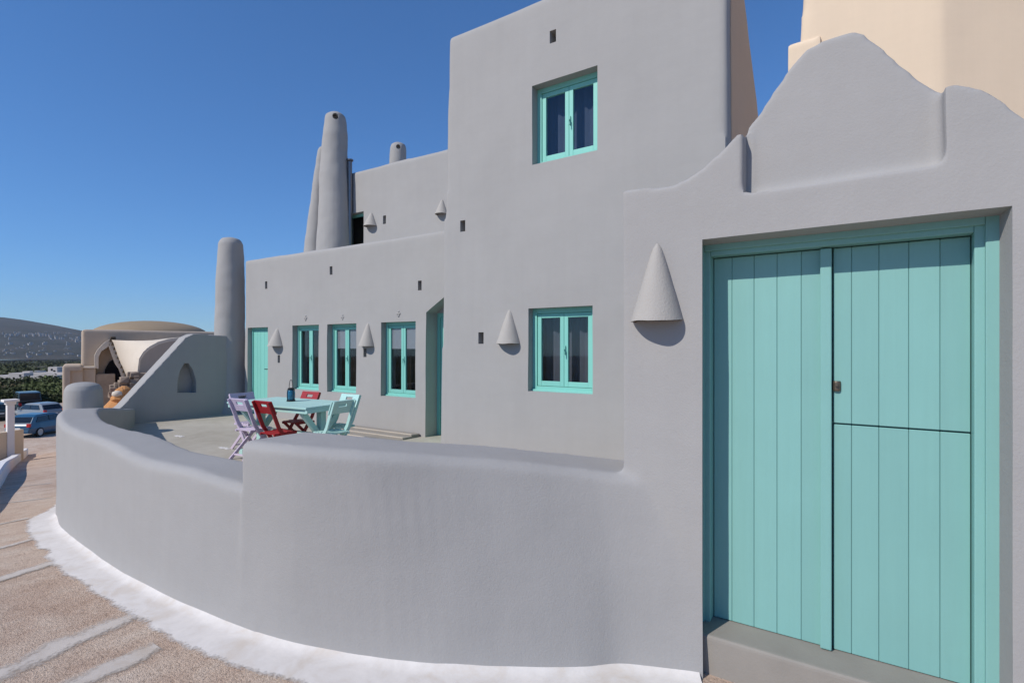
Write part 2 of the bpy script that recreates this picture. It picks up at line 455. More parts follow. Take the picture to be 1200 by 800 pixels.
def hill_h(u, s):       # s 0 (foot) .. 1 (crest)
    v = 371.5 + max(0, u+20)*0.02 + (max(0, u)/95.0)**1.25*13.5 if u > -20 else 371.5-(-20-u)*.05
    if u > 130: v = 371.5+3+20+ (u-130)*.03
    v = min(v, 398)
    d0, d1 = 1300.0, 2900.0
    d = d0+(d1-d0)*s
    z1 = (405-v)/FPX*d1; z0 = -34.0
    k = s**1.25
    return d, z0+(z1-z0)*k
def hills():
    m = MB(); us = [-700+8*i for i in range(150)]; N = 46; v = []
    for u in us:
        tr = ray(u, 405)
        nrm = 1.0
        for k in range(N):
            s = k/(N-10)
            if s <= 1: d, z = hill_h(u, s)
            else:
                d, z = hill_h(u, 1); d += (s-1)*2600; z -= (s-1)*160
            x, y = tr[0]*d, tr[1]*d
            w = min(1, s*2)*(0.25 if s > .9 else 1)
            z += w*(16*noise.noise((x*.0022, y*.0022, 1.7))+6*noise.noise((x*.008, y*.008, 4)))
            v.append((x, y, CAMZ+z))
    f = [(i*N+k, (i+1)*N+k, (i+1)*N+k+1, i*N+k+1) for i in range(len(us)-1) for k in range(N-1)]
    m.add(v, f)
    structure(m.build("hill", M['hill'], smooth=True))
    hv = MB()
    spots = []
    for k in range(30): spots.append((random.uniform(0, 94), random.gauss(392, 1.8)))
    for k in range(16): spots.append((random.uniform(55, 95), random.gauss(397, 3.2)))
    for k in range(26): spots.append((random.uniform(0, 94), random.gauss(415, 2.2)))
    for k in range(20): spots.append((random.uniform(5, 94), random.uniform(402, 412)))
    for k in range(60): spots.append((random.uniform(-260, -3), random.uniform(388, 417)))
    for u, vv in spots:
        best = None
        for q in range(100):
            s = q/99; d, z = hill_h(u, s)
            e = 405-z/d*FPX
            if e <= vv: best = (d, z); break
        if not best: continue
        d, z = best; tr = ray(u, 405); x, y = tr[0]*d, tr[1]*d
        w = random.uniform(3.5, 9); h = random.uniform(3, 5.5)
        hv.box(x-w/2, x+w/2, y-w*.6, y+w*.6, CAMZ+z-8, CAMZ+z+h)
    o = hv.build("far_village", flat_mat("village_walls", (.34, .32, .30), .9, .1, .3, .01)); o['kind'] = 'stuff'
    tag(o, "scattered tiny white houses of a village far off on the hillside", "village")
hills()

# ================================================================== PERIMETER WALL with gate opening
Y0, YP, YL = 3.00, 3.10, 3.24
TERR = CAMZ-1.55
gx0 = atY(823, 405, Y0).x; gx1 = atY(1187, 405, Y0).x
gtop = .5*(atY(823, 281, Y0).z + atY(1187, 240, Y0).z)
def prof_pts(pix, Y): return [(atY(u, v, Y).x, atY(u, v, Y).z) for u, v in pix]
wall = MB()
WR = 3.2
# one plate with the gable outline; the set-back field and the gate opening are cut out of it
shoulder = prof_pts([(729, 222), (758, 220), (785, 217), (800, 212), (818, 201), (835, 186), (850, 172), (862, 159), (871.5, 153)], Y0)
right = prof_pts([(1107, 99), (1120, 97), (1140, 100), (1160, 107), (1185, 123), (1215, 145)], Y0)
zr = right[-1][1]
right += [(1.0, zr-.16), (1.6, zr-.22), (WR, zr-.22)]
crest = prof_pts([(877.5, 147), (884, 140.5), (890, 133), (905, 110), (928, 75), (945, 56), (970, 45), (1000, 35), (1010, 38), (1030, 53), (1055, 75), (1080, 95), (1088, 99.5)], YP)
outline = [(shoulder[0][0], -.4), (WR, -.4)] + list(reversed(right)) + list(reversed(crest)) + list(reversed(shoulder))
wall.prism_y(outline, Y0, 3.50)
wcut = MB()
def open_at(Y): k = Y-Y0; return gx0-.32*k, gx1-.14*k, gtop-.06*k
(ya0, ya1, yat), (yb0, yb1, ybt) = open_at(2.7), open_at(3.8)
wcut.hexa([(ya0, 2.7, -.45), (ya1, 2.7, -.45), (yb1, 3.8, -.45), (yb0, 3.8, -.45), (ya0, 2.7, yat), (ya1, 2.7, yat), (yb1, 3.8, ybt), (yb0, 3.8, ybt)])
lp0 = prof_pts([(871, 226), (1106, 188)], Y0)
wcut.box(lp0[0][0]-.001, lp0[0][0]+.05, Y0-.2, YP-.004, lp0[0][1]+.004, 6)
wpre = MB()
wpre.prism_y([lp0[0], (lp0[0][0]+.3, lp0[0][1]+.004), lp0[1], (lp0[1][0], 6), (lp0[0][0]-.004, 6)], Y0-.5, YP)

# curved parapet: stations (u, v of top edge, z top, v of base)
hi = [(727, 556, 1.04, 783), (677, 549, 1.07, 787), (593, 540, 1.12, 788), (510, 535, 1.15, 785), (427, 530, 1.18, 773), (343, 523, 1.20, 757), (281, 516.5, 1.195, 738)]
lo = [(300, 575, 745), (279, 568, 737.5), (252, 560, 727), (225, 551, 715), (197, 545, 703), (170, 539.5, 689), (148, 531, 677), (131, 521, 666), (115, 514, 655), (87, 505, 634), (71, 496, 619)]
def zlo(u, v, vb):
    b = atG(u, vb); d = b.x*-sn + b.y*cs
    return CAMZ-(v-405)/FPX*(d*1.012)
lo = [(u, v, zlo(u, v, vb), vb) for u, v, vb in lo] + [(66, 485, .95, 606)]
def station(u, v, z, vb):
    t = atZ(u, v, z); b = atG(u, vb); return t, b
def loft(st, extra, thick, k=5, first=()):
    tops, bases = [p[0] for p in first], [p[1] for p in first]
    for q in st:
        t, b = station(*q); tops.append(t); bases.append(b)
    for (x, y, z) in extra:
        tops.append(Vector((x, y, z))); bases.append(Vector((x-.03, y-.05, ground_z(x, y))))
    T = catmull(tops, k); B = catmull(bases, k); secs = []
    for i, (t, b) in enumerate(zip(T, B)):
        tg = T[min(i+1, len(T)-1)]-T[max(i-1, 0)]; tg.z = 0; tg.normalize()
        n = Vector((tg.y, -tg.x, 0))       # walking towards -x, inward is +y
        if n.dot(Vector((-.5, .85, 0))) < 0: n = -n
        it = t+n*thick; it.z = t.z-.01
        ib = t+n*(thick+.02)
        out = (b-t); out.z = 0
        if i % k == 0 and False: pass
        bb = Vector((b.x, b.y, b.z-.35))
        mid = t.lerp(b, .55); mid2 = t.lerp(b, .92)
        secs.append([bb, b+out*0.0, mid, Vector((t.x, t.y, t.z-.042)), t+n*.045, it, Vector((ib.x, ib.y, t.z-.05)), Vector((ib.x, ib.y, b.z-.35))])
    return secs, T, B
s_hi, T_hi, B_hi = loft(hi, [], .50, 5, [(Vector((-.70, 3.07, 1.02)), Vector((-.68, 2.97, 0))), (Vector((-.95, 3.04, 1.03)), Vector((-.92, 2.89, 0)))])
wall.rings([[tuple(p) for p in s] for s in s_hi])
s_lo, T_lo, B_lo = loft(lo, [(-8.97, 2.52, .95), (-9.8, 2.93, .86), (-10.9, 3.48, .72), (-12.25, 4.15, .57)], .40)
wall.rings([[tuple(p) for p in s] for s in s_lo])
pw = thing("perimeter_wall", "curving smooth grey plastered street wall with curled gable over the turquoise gate", "wall", (-2.0, 2.4, 0))
plaster("wall_body", wall, M['grey_rough'], pw, wcut, .020, 5, .009, 1.2, wpre)

# the return end: stair-like fin wall with a pointed niche
XF = -12.15
fin = MB()
p = [(4.05, -1.5), (6.9, -1.5), (6.9, 2.02), (5.66, 2.06), (5.50, 1.98), (4.32, .60), (4.05, .45)]
fin.prism_x(p, XF-.32, XF)
nc = MB()
q = [atX(uu, vv, XF) for uu, vv in ((208, 460), (230, 460), (230, 446), (226, 433), (221, 425.5), (216, 425.5), (211, 434), (208, 446))]
nc.prism_x([(a.y, a.z) for a in q], XF-.2, XF+.2)
fw = thing("fin_wall", "grey wing wall with sloping top edge and small pointed niche in shade", "wall", (XF-.16, 5.3, 0))
plaster("wall_body", fin, M['grey'], fw, nc, .025, 3, .008)
# rounded pillar at the outer corner
pl = MB(); pc = atD(98, 478, 9.0)
ph = 1.8-.07*9.0
pl.lathe(pc.x, pc.y, [(.28, -1.4), (.272, .5), (.268, .95), (.258, 1.06), (.225, 1.13), (.15, 1.17), (.05, 1.185)], 28)
rp = thing("rounded_pillar", "short grey round topped pillar standing at the wall's outer bend", "pillar", (pc.x, pc.y, ground_z(pc.x, pc.y)))
pc_cut = MB(); a = 2.6
pc_cut.box(pc.x-.36, pc.x-.22, pc.y-.1, pc.y-.02, 1.0, 1.07)
plaster("pillar_body", pl, M['grey'], rp, pc_cut, .02, 3, .006)

# terrace floor, step, threshold
def terrace():
    mid = []
    for s in s_hi[5::4]: mid.append(s[5].lerp(s[3], .5))
    for s in s_lo[6::4]: mid.append(s[5].lerp(s[3], .5))
    loop = [(2.9, 3.3), (-.9, 3.3)] + [(p.x, p.y) for p in mid] + [(XF-.1, 4.3), (XF-.1, 8.4), (2.9, 8.4)]
    m = MB(); n = len(loop)
    m.add([(x, y, TERR) for x, y in loop], [tuple(range(n))])
    o = m.build("terrace_floor", M['floor']); structure(o)
    # two painted marks on the screed
    for (u, v) in ((210, 511), (263, 525)):
        b = MB(); c = atZ(u, v, TERR)
        for k in range(5):
            dx = (k-2)*.055; w = .03+.012*((k*7) % 3)
            b.box(c.x+dx-.02, c.x+dx+.024, c.y-w, c.y+w*.8, TERR+.003, TERR+.005)
        o = b.build("floor_mark", M['white']); structure(o)
terrace()
th = MB(); th.box(gx0-.10, gx1+.03, Y0+.012, 3.5, -.12, CAMZ-1.59)
structure(th.build("threshold", M['concrete'], bevel=.022, segs=3))

# ------------------------------------------------------------------ white lime band and painted lines on the street
def lime_band():
    line = B_hi[2:-1] + B_lo[6:]
    pts = [Vector((p.x, p.y, 0)) for p in line]
    # resample
    out = [pts[0]]
    for p in pts[1:]:
        while (p-out[-1]).length > .06: out.append(out[-1]+(p-out[-1]).normalized()*.05)
    v, f, e = [], [], []
    K = 9
    for i, p in enumerate(out):
        tg = out[min(i+14, len(out)-1)]-out[max(i-14, 0)]; tg.normalize()
        n = Vector((-tg.y, tg.x, 0))
        if n.dot(Vector((.4, -1, 0))) < 0: n = -n
        w = .33+.06*noise.noise((i*.03, 2.2, 0))+.022*noise.noise((i*.16, 5.2, 0))+.012*noise.noise((i*.5, 1.2, 0))
        for k in range(K):
            s = k/(K-1); q = p+n*(w*s-.05)
            z = ground_z(q.x, q.y)+.007+.075*max(0, 1-s*3.2)**2
            v.append((q.x, q.y, z)); e.append(max(0, (s-.70)/.30))
    for i in range(len(out)-1):
        for k in range(K-1): f.append((i*K+k, i*K+k+1, (i+1)*K+k+1, (i+1)*K+k))
    me = bpy.data.meshes.new("lime_band"); me.from_pydata(v, [], f); me.update()
    a = me.attributes.new("edge", 'FLOAT', 'POINT'); a.data.foreach_set('value', e)
    structure(link("lime_band", me, M['limeband'], None, True))
lime_band()
def painted_line(x0, y_far, y_near, w, skew=0.0):
    K, N = 7, 40; v, f, e = [], [], []
    for i in range(N):
        y = y_far+(y_near-y_far)*i/(N-1)
        xc = x0+skew*(y-y_far)+.03*noise.noise((y*1.2, x0, 0))
        for k in range(K):
            s = k/(K-1)*2-1; x = xc+s*w*.5
            v.append((x, y, ground_z(x, y)+.006)); e.append(min(1, abs(s)*.9+.08))
    for i in range(N-1):
        for k in range(K-1): f.append((i*K+k, i*K+k+1, (i+1)*K+k+1, (i+1)*K+k))
    me = bpy.data.meshes.new("painted_line"); me.from_pydata(v, [], f); me.update()
    a = me.attributes.new("edge", 'FLOAT', 'POINT'); a.data.foreach_set('value', e)
    structure(link("painted_line", me, M['limeline'], None, True))
for (u1, v1, u2, v2, w) in ((168, 716, 0, 788, .34), (184, 757, 101, 797, .24), (75, 655, 0, 679, .24), (38, 632, 0, 642, .22), (33, 607, 0, 614, .22), (62, 583, 0, 590, .26), (60, 566, 0, 573, .26)):
    a = atG(u1, v1); b = atG(u2, v2)
    sk = (b.x-a.x)/(b.y-a.y)
    painted_line(a.x, a.y, a.y-3.2, w, sk)

# ================================================================== GATE
PLANE = YL
gate = thing("wooden_gate", "large turquoise plank gate with two leaves and a split right leaf", "gate", ((gx0+gx1)/2, YL, CAMZ-1.59))
def fx(u, Y=YL): return atY(u, 405, Y).x
lz0 = CAMZ-1.588; lz1 = CAMZ+.512
xl, xr = fx(836), fx(1138.5)
fr = MB()
YF = 3.165
fo0, fo1, fot = open_at(YF)
fo0 -= .02; fo1 += .02; fot += .02
fr.box(fo0, xl, YF, 3.36, lz0-.003, fot)
fr.box(xr, fo1, YF, 3.36, lz0-.003, fot)
fr.box(xl, xr, YF+.001, 3.36, lz1+.002, fot)
fb = fr.build("door_frame", M['teal_gate'], gate, bevel=.006)
mo = MB()          # raised outer moulding
mo.box(fo0, xl-.030, YF-.022, YF+.01, lz0-.002, fot-.003)
mo.box(xr+.036, fo1, YF-.022, YF+.01, lz0-.002, fot-.003)
mo.box(xl-.030, xr+.036, YF-.021, YF+.01, lz1+.03, fot-.003)
sub(fb, "moulding", mo, M['teal_gate'], bevel=.005)
def planks(leaf, edges, z0, z1):
    for a, b in zip(edges[:-1], edges[1:]):
        m = MB(); m.box(a+.0006, b-.0006, YL, YL+.03, z0, z1)
        sub(leaf, "plank", m, M['teal_gate'], bevel=.0026, segs=1)
le = [xl+.003] + [fx(u) for u in (857.8, 883.7, 910.6, 939)] + [fx(964)]
re = [fx(976.5)] + [fx(u) for u in (998, 1030, 1065, 1101.7)] + [xr-.003]
zs = CAMZ + (405-496)/FPX*(YL/ray(977, 405)[1])
lb = MB(); lb.box(le[0], le[-1], YL+.026, YL+.05, lz0+.004, lz1-.004)
leafL = lb.build("door_leaf", M['teal_gate'], gate)
planks(leafL, le, lz0+.002, lz1-.003)
st = MB(); st.box(fx(961, YL-.035), fx(974.5, YL-.035), YL-.035, YL+.028, lz0+.004, lz1-.004)
sub(leafL, "cover_strip", st, M['teal_gate'], bevel=.006)
for nm, z0, z1 in (("door_leaf", zs+.004, lz1-.003), ("door_leaf", lz0+.002, zs-.004)):
    lb = MB(); lb.box(re[0]+.002, re[-1]-.002, YL+.028, YL+.05, z0+.003, z1-.003)
    lf = lb.build(nm, M['teal_gate'], gate); planks(lf, re, z0, z1)
bkb = MB(); bkb.box(xl-.01, xr+.01, YL+.054, YL+.075, lz0, lz1+.01); bkb.build('back_board', M['teal_gate'], gate)
lk = MB(); pz = atY(980.5, 452, YL)
lk.lathe(0, 0, [(.017, -.026), (.019, -.018), (.019, .018), (.017, .026)], 16)
lkm = lk.build("lock", M['metal'], gate, smooth=False)
lkm.data.transform(Matrix.Translation((pz.x, YL-.004, pz.z)) @ Matrix.Diagonal((1, .8, 1, 1)))
kn = MB(); kn.lathe(0, 0, [(.006, 0), (.0075, .012), (.006, .016)], 12)
ko = kn.build("keyhole_boss", M['metal'], None); ko.parent = lkm
ko.data.transform(Matrix.Translation((pz.x, YL-.018, pz.z+.006)) @ Matrix.Rotation(math.pi/2, 4, 'X'))

# ================================================================== HOUSE
YF_, YT, YU = 6.64, 5.50, 8.60
house = thing("grey_house", "cubic grey plastered house with square tower, turquoise windows and tall tapered chimneys", "house", (-7.0, 7.2, TERR))
cuts = MB()
def rect(u0, v0, u1, v1, Y):
    a = atY(u0, v0, Y); b = atY(u1, v1, Y); return a.x, b.x, b.z, a.z
def win_rect(ul, vt, ur, vb, Y):
    x0 = atY(ul, 405, Y).x; x1 = atY(ur, 405, Y).x
    um = (ul+ur)/2
    return x0, x1, atY(ul, vb, Y).z, atY(ul, vt, Y).z
W = [win_rect(343, 381.5, 374, 456.5, YF_), win_rect(384, 380, 418, 458.5, YF_), win_rect(447, 377.5, 487.5, 463, YF_)]
zt = sum(w[3] for w in W)/3; zb = sum(w[2] for w in W)/3
W = [(w[0], w[1], zb, zt) for w in W]
for w in W: cuts.box(w[0], w[1], YF_-.3, YF_+.60, w[2], w[3])
D1 = win_rect(290.5, 384, 314.5, 487, YF_); D1 = (D1[0], D1[1], TERR, D1[3])
cuts.box(D1[0], D1[1], YF_-.3, YF_+.3, -.05, D1[3])
# pointed recess of the inner door
a = atY(500, 366, YF_); b = atY(518.5, 348, YF_); bx = b.x
arch = [(a.x-.02, -.05), (a.x+2*(bx-a.x)+.55, -.05), (a.x+2*(bx-a.x)+.55, a.z), (bx+.45, b.z), (bx+.05, b.z), (a.x, a.z)]
cuts.prism_y(arch, YF_-.3, YF_+.45)
def vent(u, v, Y, w=.085, h=.165, d=.25):
    p = atY(u, v, Y); cuts.box(p.x-w/2, p.x+w/2, Y-.2, Y+d, p.z-h/2, p.z+h/2)
for u, v in ((312, 334), (388, 317), (492.5, 334.5), (327.5, 420.5), (428, 413)): vent(u, v, YF_)
zroof = 3.74
lw = MB(); xa = atY(287, 303, YF_).x
lw.hexa([(xa-.06, YF_-.03, -1.6), (-3.6, YF_-.03, -1.6), (-3.6, 9.0, -1.6), (xa-.06, 9.0, -1.6), (xa, YF_, zroof), (-3.6, YF_, zroof-.03), (-3.6, 9.0, zroof), (xa, 9.0, zroof)])
plaster("lower_wing", lw, M['grey'], house, cuts, .045, 2, .012, .9)
uw = MB(); xu = atY(394, 200, YU).x
uw.hexa([(xu, YU, 3.0), (-3.6, YU, 3.0), (-3.6, 12, 3.0), (xu, 12, 3.0), (xu, YU, 6.07), (-3.6, YU, 5.95), (-3.6, 12, 5.95), (xu, 12, 6.07)])
cuts = MB()
UD = win_rect(409, 251, 426, 286, YU); UD = (UD[0]-.25, UD[1], 3.6, UD[3])
cuts.box(UD[0], UD[1], YU-.3, YU+.5, 3.4, UD[3])
vent(450.5, 257.5, YU, .1, .2)
plaster("upper_wing", uw, M['grey'], house, cuts, .045, 2, .012, .9)
# tower
cuts = MB()
TW1 = win_rect(620, 361.5, 695.5, 458, YT); TW2 = win_rect(624, 101.5, 700.5, 193.5, YT)
for w in (TW1, TW2): cuts.box(w[0], w[1], YT-.3, YT+.55, w[2], w[3])
for u, v in ((648, 43), (543, 265), (564.5, 396)): vent(u, v, YT, .085, .15)
tw = MB(); tl0 = atY(517, 505, YT).x; tl1 = atY(525.5, 42, YT).x; tr1 = atY(852.5, 100, YT).x
ztow = atY(526, 44, YT).z
tw.hexa([(tl0-.03, YT-.04, -.3), (tr1, YT-.04, -.3), (tr1, YT+.80, -.3), (tl0-.03, YT+1.4, -.3), (tl1, YT, ztow), (tr1, YT, ztow), (tr1, YT+.08, ztow), (tl1, YT+.9, ztow)])
tw = MB()
tw.hexa([(tl0-.03, YT-.03, -.3), (tr1, YT-.03, -.3), (tr1, YT+.62, -.3), (tl0-.03, YT+.62, -.3), (tl1, YT, ztow), (tr1, YT, ztow), (tr1, YT+.62, ztow), (tl1, YT+.62, ztow)])
plaster("tower", tw, M['grey'], house, cuts, .045, 2, .012, .9)
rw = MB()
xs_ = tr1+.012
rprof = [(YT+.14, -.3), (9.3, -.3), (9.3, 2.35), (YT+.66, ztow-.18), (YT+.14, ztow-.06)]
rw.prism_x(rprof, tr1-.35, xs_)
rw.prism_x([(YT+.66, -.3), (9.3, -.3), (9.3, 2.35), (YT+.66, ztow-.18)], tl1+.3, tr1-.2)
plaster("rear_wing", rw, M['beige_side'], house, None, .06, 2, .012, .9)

def window(w, Y, rec, blind, curtain_or_room_shade, fw=.055):
    x0, x1, z0, z1 = w; y = Y+rec
    fr = MB(); e = .03
    fr.box(x0-e, x0+fw, y, y+.07, z0-e, z1+e); fr.box(x1-fw, x1+e, y, y+.07, z0-e, z1+e)
    fr.box(x0+fw, x1-fw, y+.001, y+.07, z1-fw, z1+e); fr.box(x0+fw, x1-fw, y+.001, y+.07, z0-e, z0+fw)
    o = fr.build("window", M['teal'], house, bevel=.004)
    xm = (x0+x1)/2; s = .052; g = .004
    for a, b in ((x0+fw+g, xm-.002), (xm+.002, x1-fw-g)):
        m = MB(); za, zb_ = z0+fw+g, z1-fw-g
        m.box(a, a+s, y+.014, y+.055, za, zb_); m.box(b-s, b, y+.014, y+.055, za, zb_)
        m.box(a+s, b-s, y+.015, y+.055, zb_-s, zb_); m.box(a+s, b-s, y+.015, y+.055, za, za+s*1.15)
        sub(o, "sash", m, M['teal'], bevel=.004)
        pn = MB(); pn.box(a+s-.008, b-s+.008, y+.032, y+.037, za+s-.008, zb_-s+.008)
        sub(o, "pane", pn, M['glass'])
    hd = MB(); hz_ = (z0+z1)/2; hd.box(xm+.010, xm+.026, y-.004, y+.016, hz_-.05, hz_+.05); hd.box(xm+.013, xm+.023, y-.03, y-.003, hz_-.008, hz_+.008); hd.box(xm+.012, xm+.024, y-.034, y-.024, hz_-.07, hz_+.01)
    sub(o, 'handle', hd, M['teal'], bevel=.002)
    sl = MB(); sl.box(x0-.0, x1, y-.035, y+.005, z0-.028, z0+.022)
    sub(o, "sill", sl, M['teal'], bevel=.005)
    zc = z1
    if blind:
        zc = z1-(z1-z0)*blind
        bl = MB(); bl.box(x0-.02, x1+.02, y+.042, y+.050, zc, z1-.06)
        bl.box(x0-.02, x1+.02, y+.040, y+.054, zc-.025, zc)
        sub(o, "roller_blind", bl, M['blind'])
    cu = MB(); n = 28; vs, fs = [], []
    for i in range(n+1):
        x = x0-.02+(x1-x0+.04)*i/n; yy = y+.22+.022*math.sin(i*1.7)+.01*math.sin(i*.6)
        vs += [(x, yy, z0-.02), (x, yy, z1+.02)]
    for i in range(n): fs.append((2*i, 2*i+2, 2*i+3, 2*i+1))
    cu.add(vs, fs); sub(o, "curtain_or_room_shade", cu, M[curtain_or_room_shade], smooth=True, fix=False)  # fabric in the tower windows; elsewhere a dark sheet for room shade
    return o
window(W[0], YF_, .11, 0, 'curtain_or_room_shade'); window(W[1], YF_, .11, .34, 'curtain_or_room_shade'); window(W[2], YF_, .11, .34, 'curtain_or_room_shade')
window(TW1, YT, .085, 0, 'net2', .06); window(TW2, YT, .115, 0, 'net', .06)

def board_door(x0, x1, z0, z1, y, n, handle=True):
    fr = MB(); f = .05
    fr.box(x0-.03, x0+f, y, y+.08, z0, z1+.03); fr.box(x1-f, x1+.03, y, y+.08, z0, z1+.03); fr.box(x0+f, x1-f, y+.001, y+.08, z1-f, z1+.03)
    o = fr.build("door", M['teal'], house, bevel=.004)
    w = (x1-x0-2*f-.006)/n
    for i in range(n):
        m = MB(); a = x0+f+.003+i*w
        m.box(a+.001, a+w-.001, y+.02, y+.05, z0+.012, z1-f-.004); sub(o, "plank", m, M['teal'], bevel=.005, segs=1)
    bk = MB(); bk.box(x0+f, x1-f, y+.055, y+.07, z0+.01, z1-f); sub(o, "back_board", bk, M['teal'])
    if handle:
        h = MB(); hx = x1-f-.06; hz = z0+1.0
        h.box(hx-.022, hx+.022, y+.008, y+.022, hz-.11, hz+.11)
        h.tube([(hx, y+.015, hz+.03), (hx, y-.04, hz+.03), (hx-.11, y-.045, hz+.03)], .010)
        sub(o, "handle", h, M['iron'])
    return o
board_door(D1[0], D1[1], TERR, D1[3], YF_+.09, 5)
ax0 = a.x-.02; ax1 = a.x+2*(bx-a.x)+.55
ids = atY(513, 370, YF_+.45)
board_door(ax0+.02, ax1-.02, TERR, a.z-.02, YF_+.27, 6)
# pointed head panel above the inner door stays plaster: a tympanum set back
tp = MB(); tp.prism_y([(ax0-.05, a.z+.0), (ax1+.05, a.z+.0), (ax1+.05, b.z+.05), (ax0-.05, b.z+.05)], YF_+.25, YF_+.5)
tp.build("door_head", M['grey'], house, bevel=.01)
# upper door behind the chimneys
board_top = MB()
f = .06
ox0, ox1, oz1, oy = UD[0], UD[1], UD[3], YU+.14
board_top.box(ox1-f, ox1+.03, oy, oy+.08, 3.6, oz1+.03); board_top.box(ox0-.03, ox0+f, oy, oy+.08, 3.6, oz1+.03); board_top.box(ox0+f, ox1-f, oy+.001, oy+.08, oz1-f, oz1+.03)
ud = board_top.build("door", M['teal'], house, bevel=.004)
pn = MB(); pn.box(ox0+f, ox1-f, oy+.03, oy+.036, 3.6, oz1-f); sub(ud, "pane", pn, M['glass'])
cn = MB(); cn.box(ox0, ox1-.2, oy+.2, oy+.21, 3.6, oz1); sub(ud, "curtain_or_room_shade", cn, M['curtain_or_room_shade'])
cn = MB(); cn.box(ox1-.2, ox1, oy+.19, oy+.2, 3.6, oz1); sub(ud, "curtain_or_room_shade", cn, M['blind'])

# four-lobed plaster ornaments above the windows
for u, v in ((358.5, 372.5), (402, 371.5), (467.5, 367.5)):
    c = atY(u, v, YF_); m = MB()
    for dx, dz in ((.026, 0), (-.026, 0), (0, .036), (0, -.036), (0, 0)):
        n = 10; r = .03
        rs = []
        for k, rr in ((0, 1), (.6, .85), (1, .35)):
            rs.append([(c.x+dx+r*rr*math.cos(2*math.pi*i/n), YF_+.01-.035*k, c.z+dz+r*rr*math.sin(2*math.pi*i/n)) for i in range(n)])
        m.rings(rs)
    m.build("rosette", M['grey'], house, smooth=True)

# chimneys and the corner column
def chimney(name, cx, cy, prof, holes=(), voxel=.028):
    m = MB(); m.lathe(cx, cy, prof, 26)
    c = MB()
    for ang, z, r, rr in holes:
        dx, dy = math.cos(ang), math.sin(ang); n = 12; rs = []
        for t in (r*.45, r*1.6):
            rs.append([(cx+dx*t-dy*rr*math.cos(2*math.pi*i/n), cy+dy*t+dx*rr*math.cos(2*math.pi*i/n), z+rr*1.15*math.sin(2*math.pi*i/n)) for i in range(n)])
        c.rings(rs)
    return plaster(name, m, M['grey'], house, c, voxel, 3, .022, 1.6)
b1 = atY(391.5, 290, 8.33); t1 = atY(393, 133, 8.33)
lx = t1.x-b1.x
d1 = 8.33/ray(391, 405)[1]; s1 = d1/FPX
def th_(k): return (b1.z-.4)+(t1.z-b1.z+.4)*k
chimney("chimney", b1.x, 8.33, [(20.5*s1, th_(0)), (20*s1, th_(.12)), (18*s1, th_(.35)), (16.2*s1, th_(.6)), (14.2*s1, th_(.85), lx*.8), (12.6*s1, th_(.95), lx), (11.5*s1, th_(.98), lx), (6.5*s1, th_(1.0), lx)],
        [(-.55, t1.z-.17, 12.5*s1, .07), (-2.5, t1.z-.17, 12.5*s1, .07), (1.2, t1.z-.17, 12.5*s1, .07)])
b2 = atY(368, 292, 8.30); t2 = atY(378, 172, 8.30); s2 = (8.30/ray(368, 405)[1])/FPX
def th2(k): return (b2.z-.4)+(t2.z-b2.z+.4)*k
chimney("chimney", b2.x, 8.30, [(13*s2, th2(0)), (11.5*s2, th2(.2), (t2.x-b2.x)*.12), (9*s2, th2(.5), (t2.x-b2.x)*.45), (6.5*s2, th2(.9), (t2.x-b2.x)*.95), (5*s2, th2(.97), (t2.x-b2.x)), (2.5*s2, th2(1), (t2.x-b2.x))])
b3 = atY(466.5, 195, 9.6); t3 = atY(466.5, 168, 9.6); s3 = (9.6/ray(466, 405)[1])/FPX
chimney("chimney", b3.x, 9.6, [(10*s3, 5.5), (10*s3, b3.z), (9.4*s3, t3.z-.15), (8.2*s3, t3.z-.05), (4*s3, t3.z)], [(-.75, t3.z-.16, 9.2*s3, .055), (-2.7, t3.z-.16, 9.2*s3, .055)])
fl = MB(); f1 = atY(410, 190, 8.52); fl.tube([(f1.x, 8.52, 3.5), (f1.x, 8.52, f1.z)], .055, 14); fl.tube([(f1.x, 8.52, f1.z+.03), (f1.x, 8.52, f1.z+.06)], .085, 14)
fl.tube([(f1.x, 8.52, f1.z-.02), (f1.x, 8.52, f1.z+.04)], .03, 8)
fl.build("flue_pipe", M['flue'], house)
cc = atY(269.5, 405, 6.58); s4 = (6.58/ray(269.5, 405)[1])/FPX; ztc = atY(272, 278.5, 6.58).z
chimney("chimney_column", cc.x, 6.58, [(22*s4, -.6), (20*s4, TERR), (17.5*s4, TERR+.35), (16.2*s4, TERR+.9), (16.2*s4, TERR+2.0), (15.5*s4, TERR+2.9, .02), (14.2*s4, ztc-.5, .04), (13.2*s4, ztc-.14, .05), (10.5*s4, ztc-.04, .05), (4*s4, ztc, .05)],
        [(-2.9, ztc-.16, 13*s4, .05)])

# low painted step along the house front
stp = MB()
for k in range(3):
    stp.box(-8.2, -6.35, YF_-.03-.20*(k+1), YF_-.03-.20*k-.006, TERR-.05, TERR+.004+.05*(2-k)/2)
so_ = stp.build("house_step", M['concrete'], None, bevel=.006); structure(so_)
for k in range(3):
    nb_ = MB(); y = YF_-.03-.20*(k+1)
    nb_.box(-8.18, -6.37, y+.004, y+.05, TERR+.004+.05*(2-k)/2+.001, TERR+.004+.05*(2-k)/2+.005)
    o = nb_.build("painted_edge", M['lime'], None); o.parent = so_

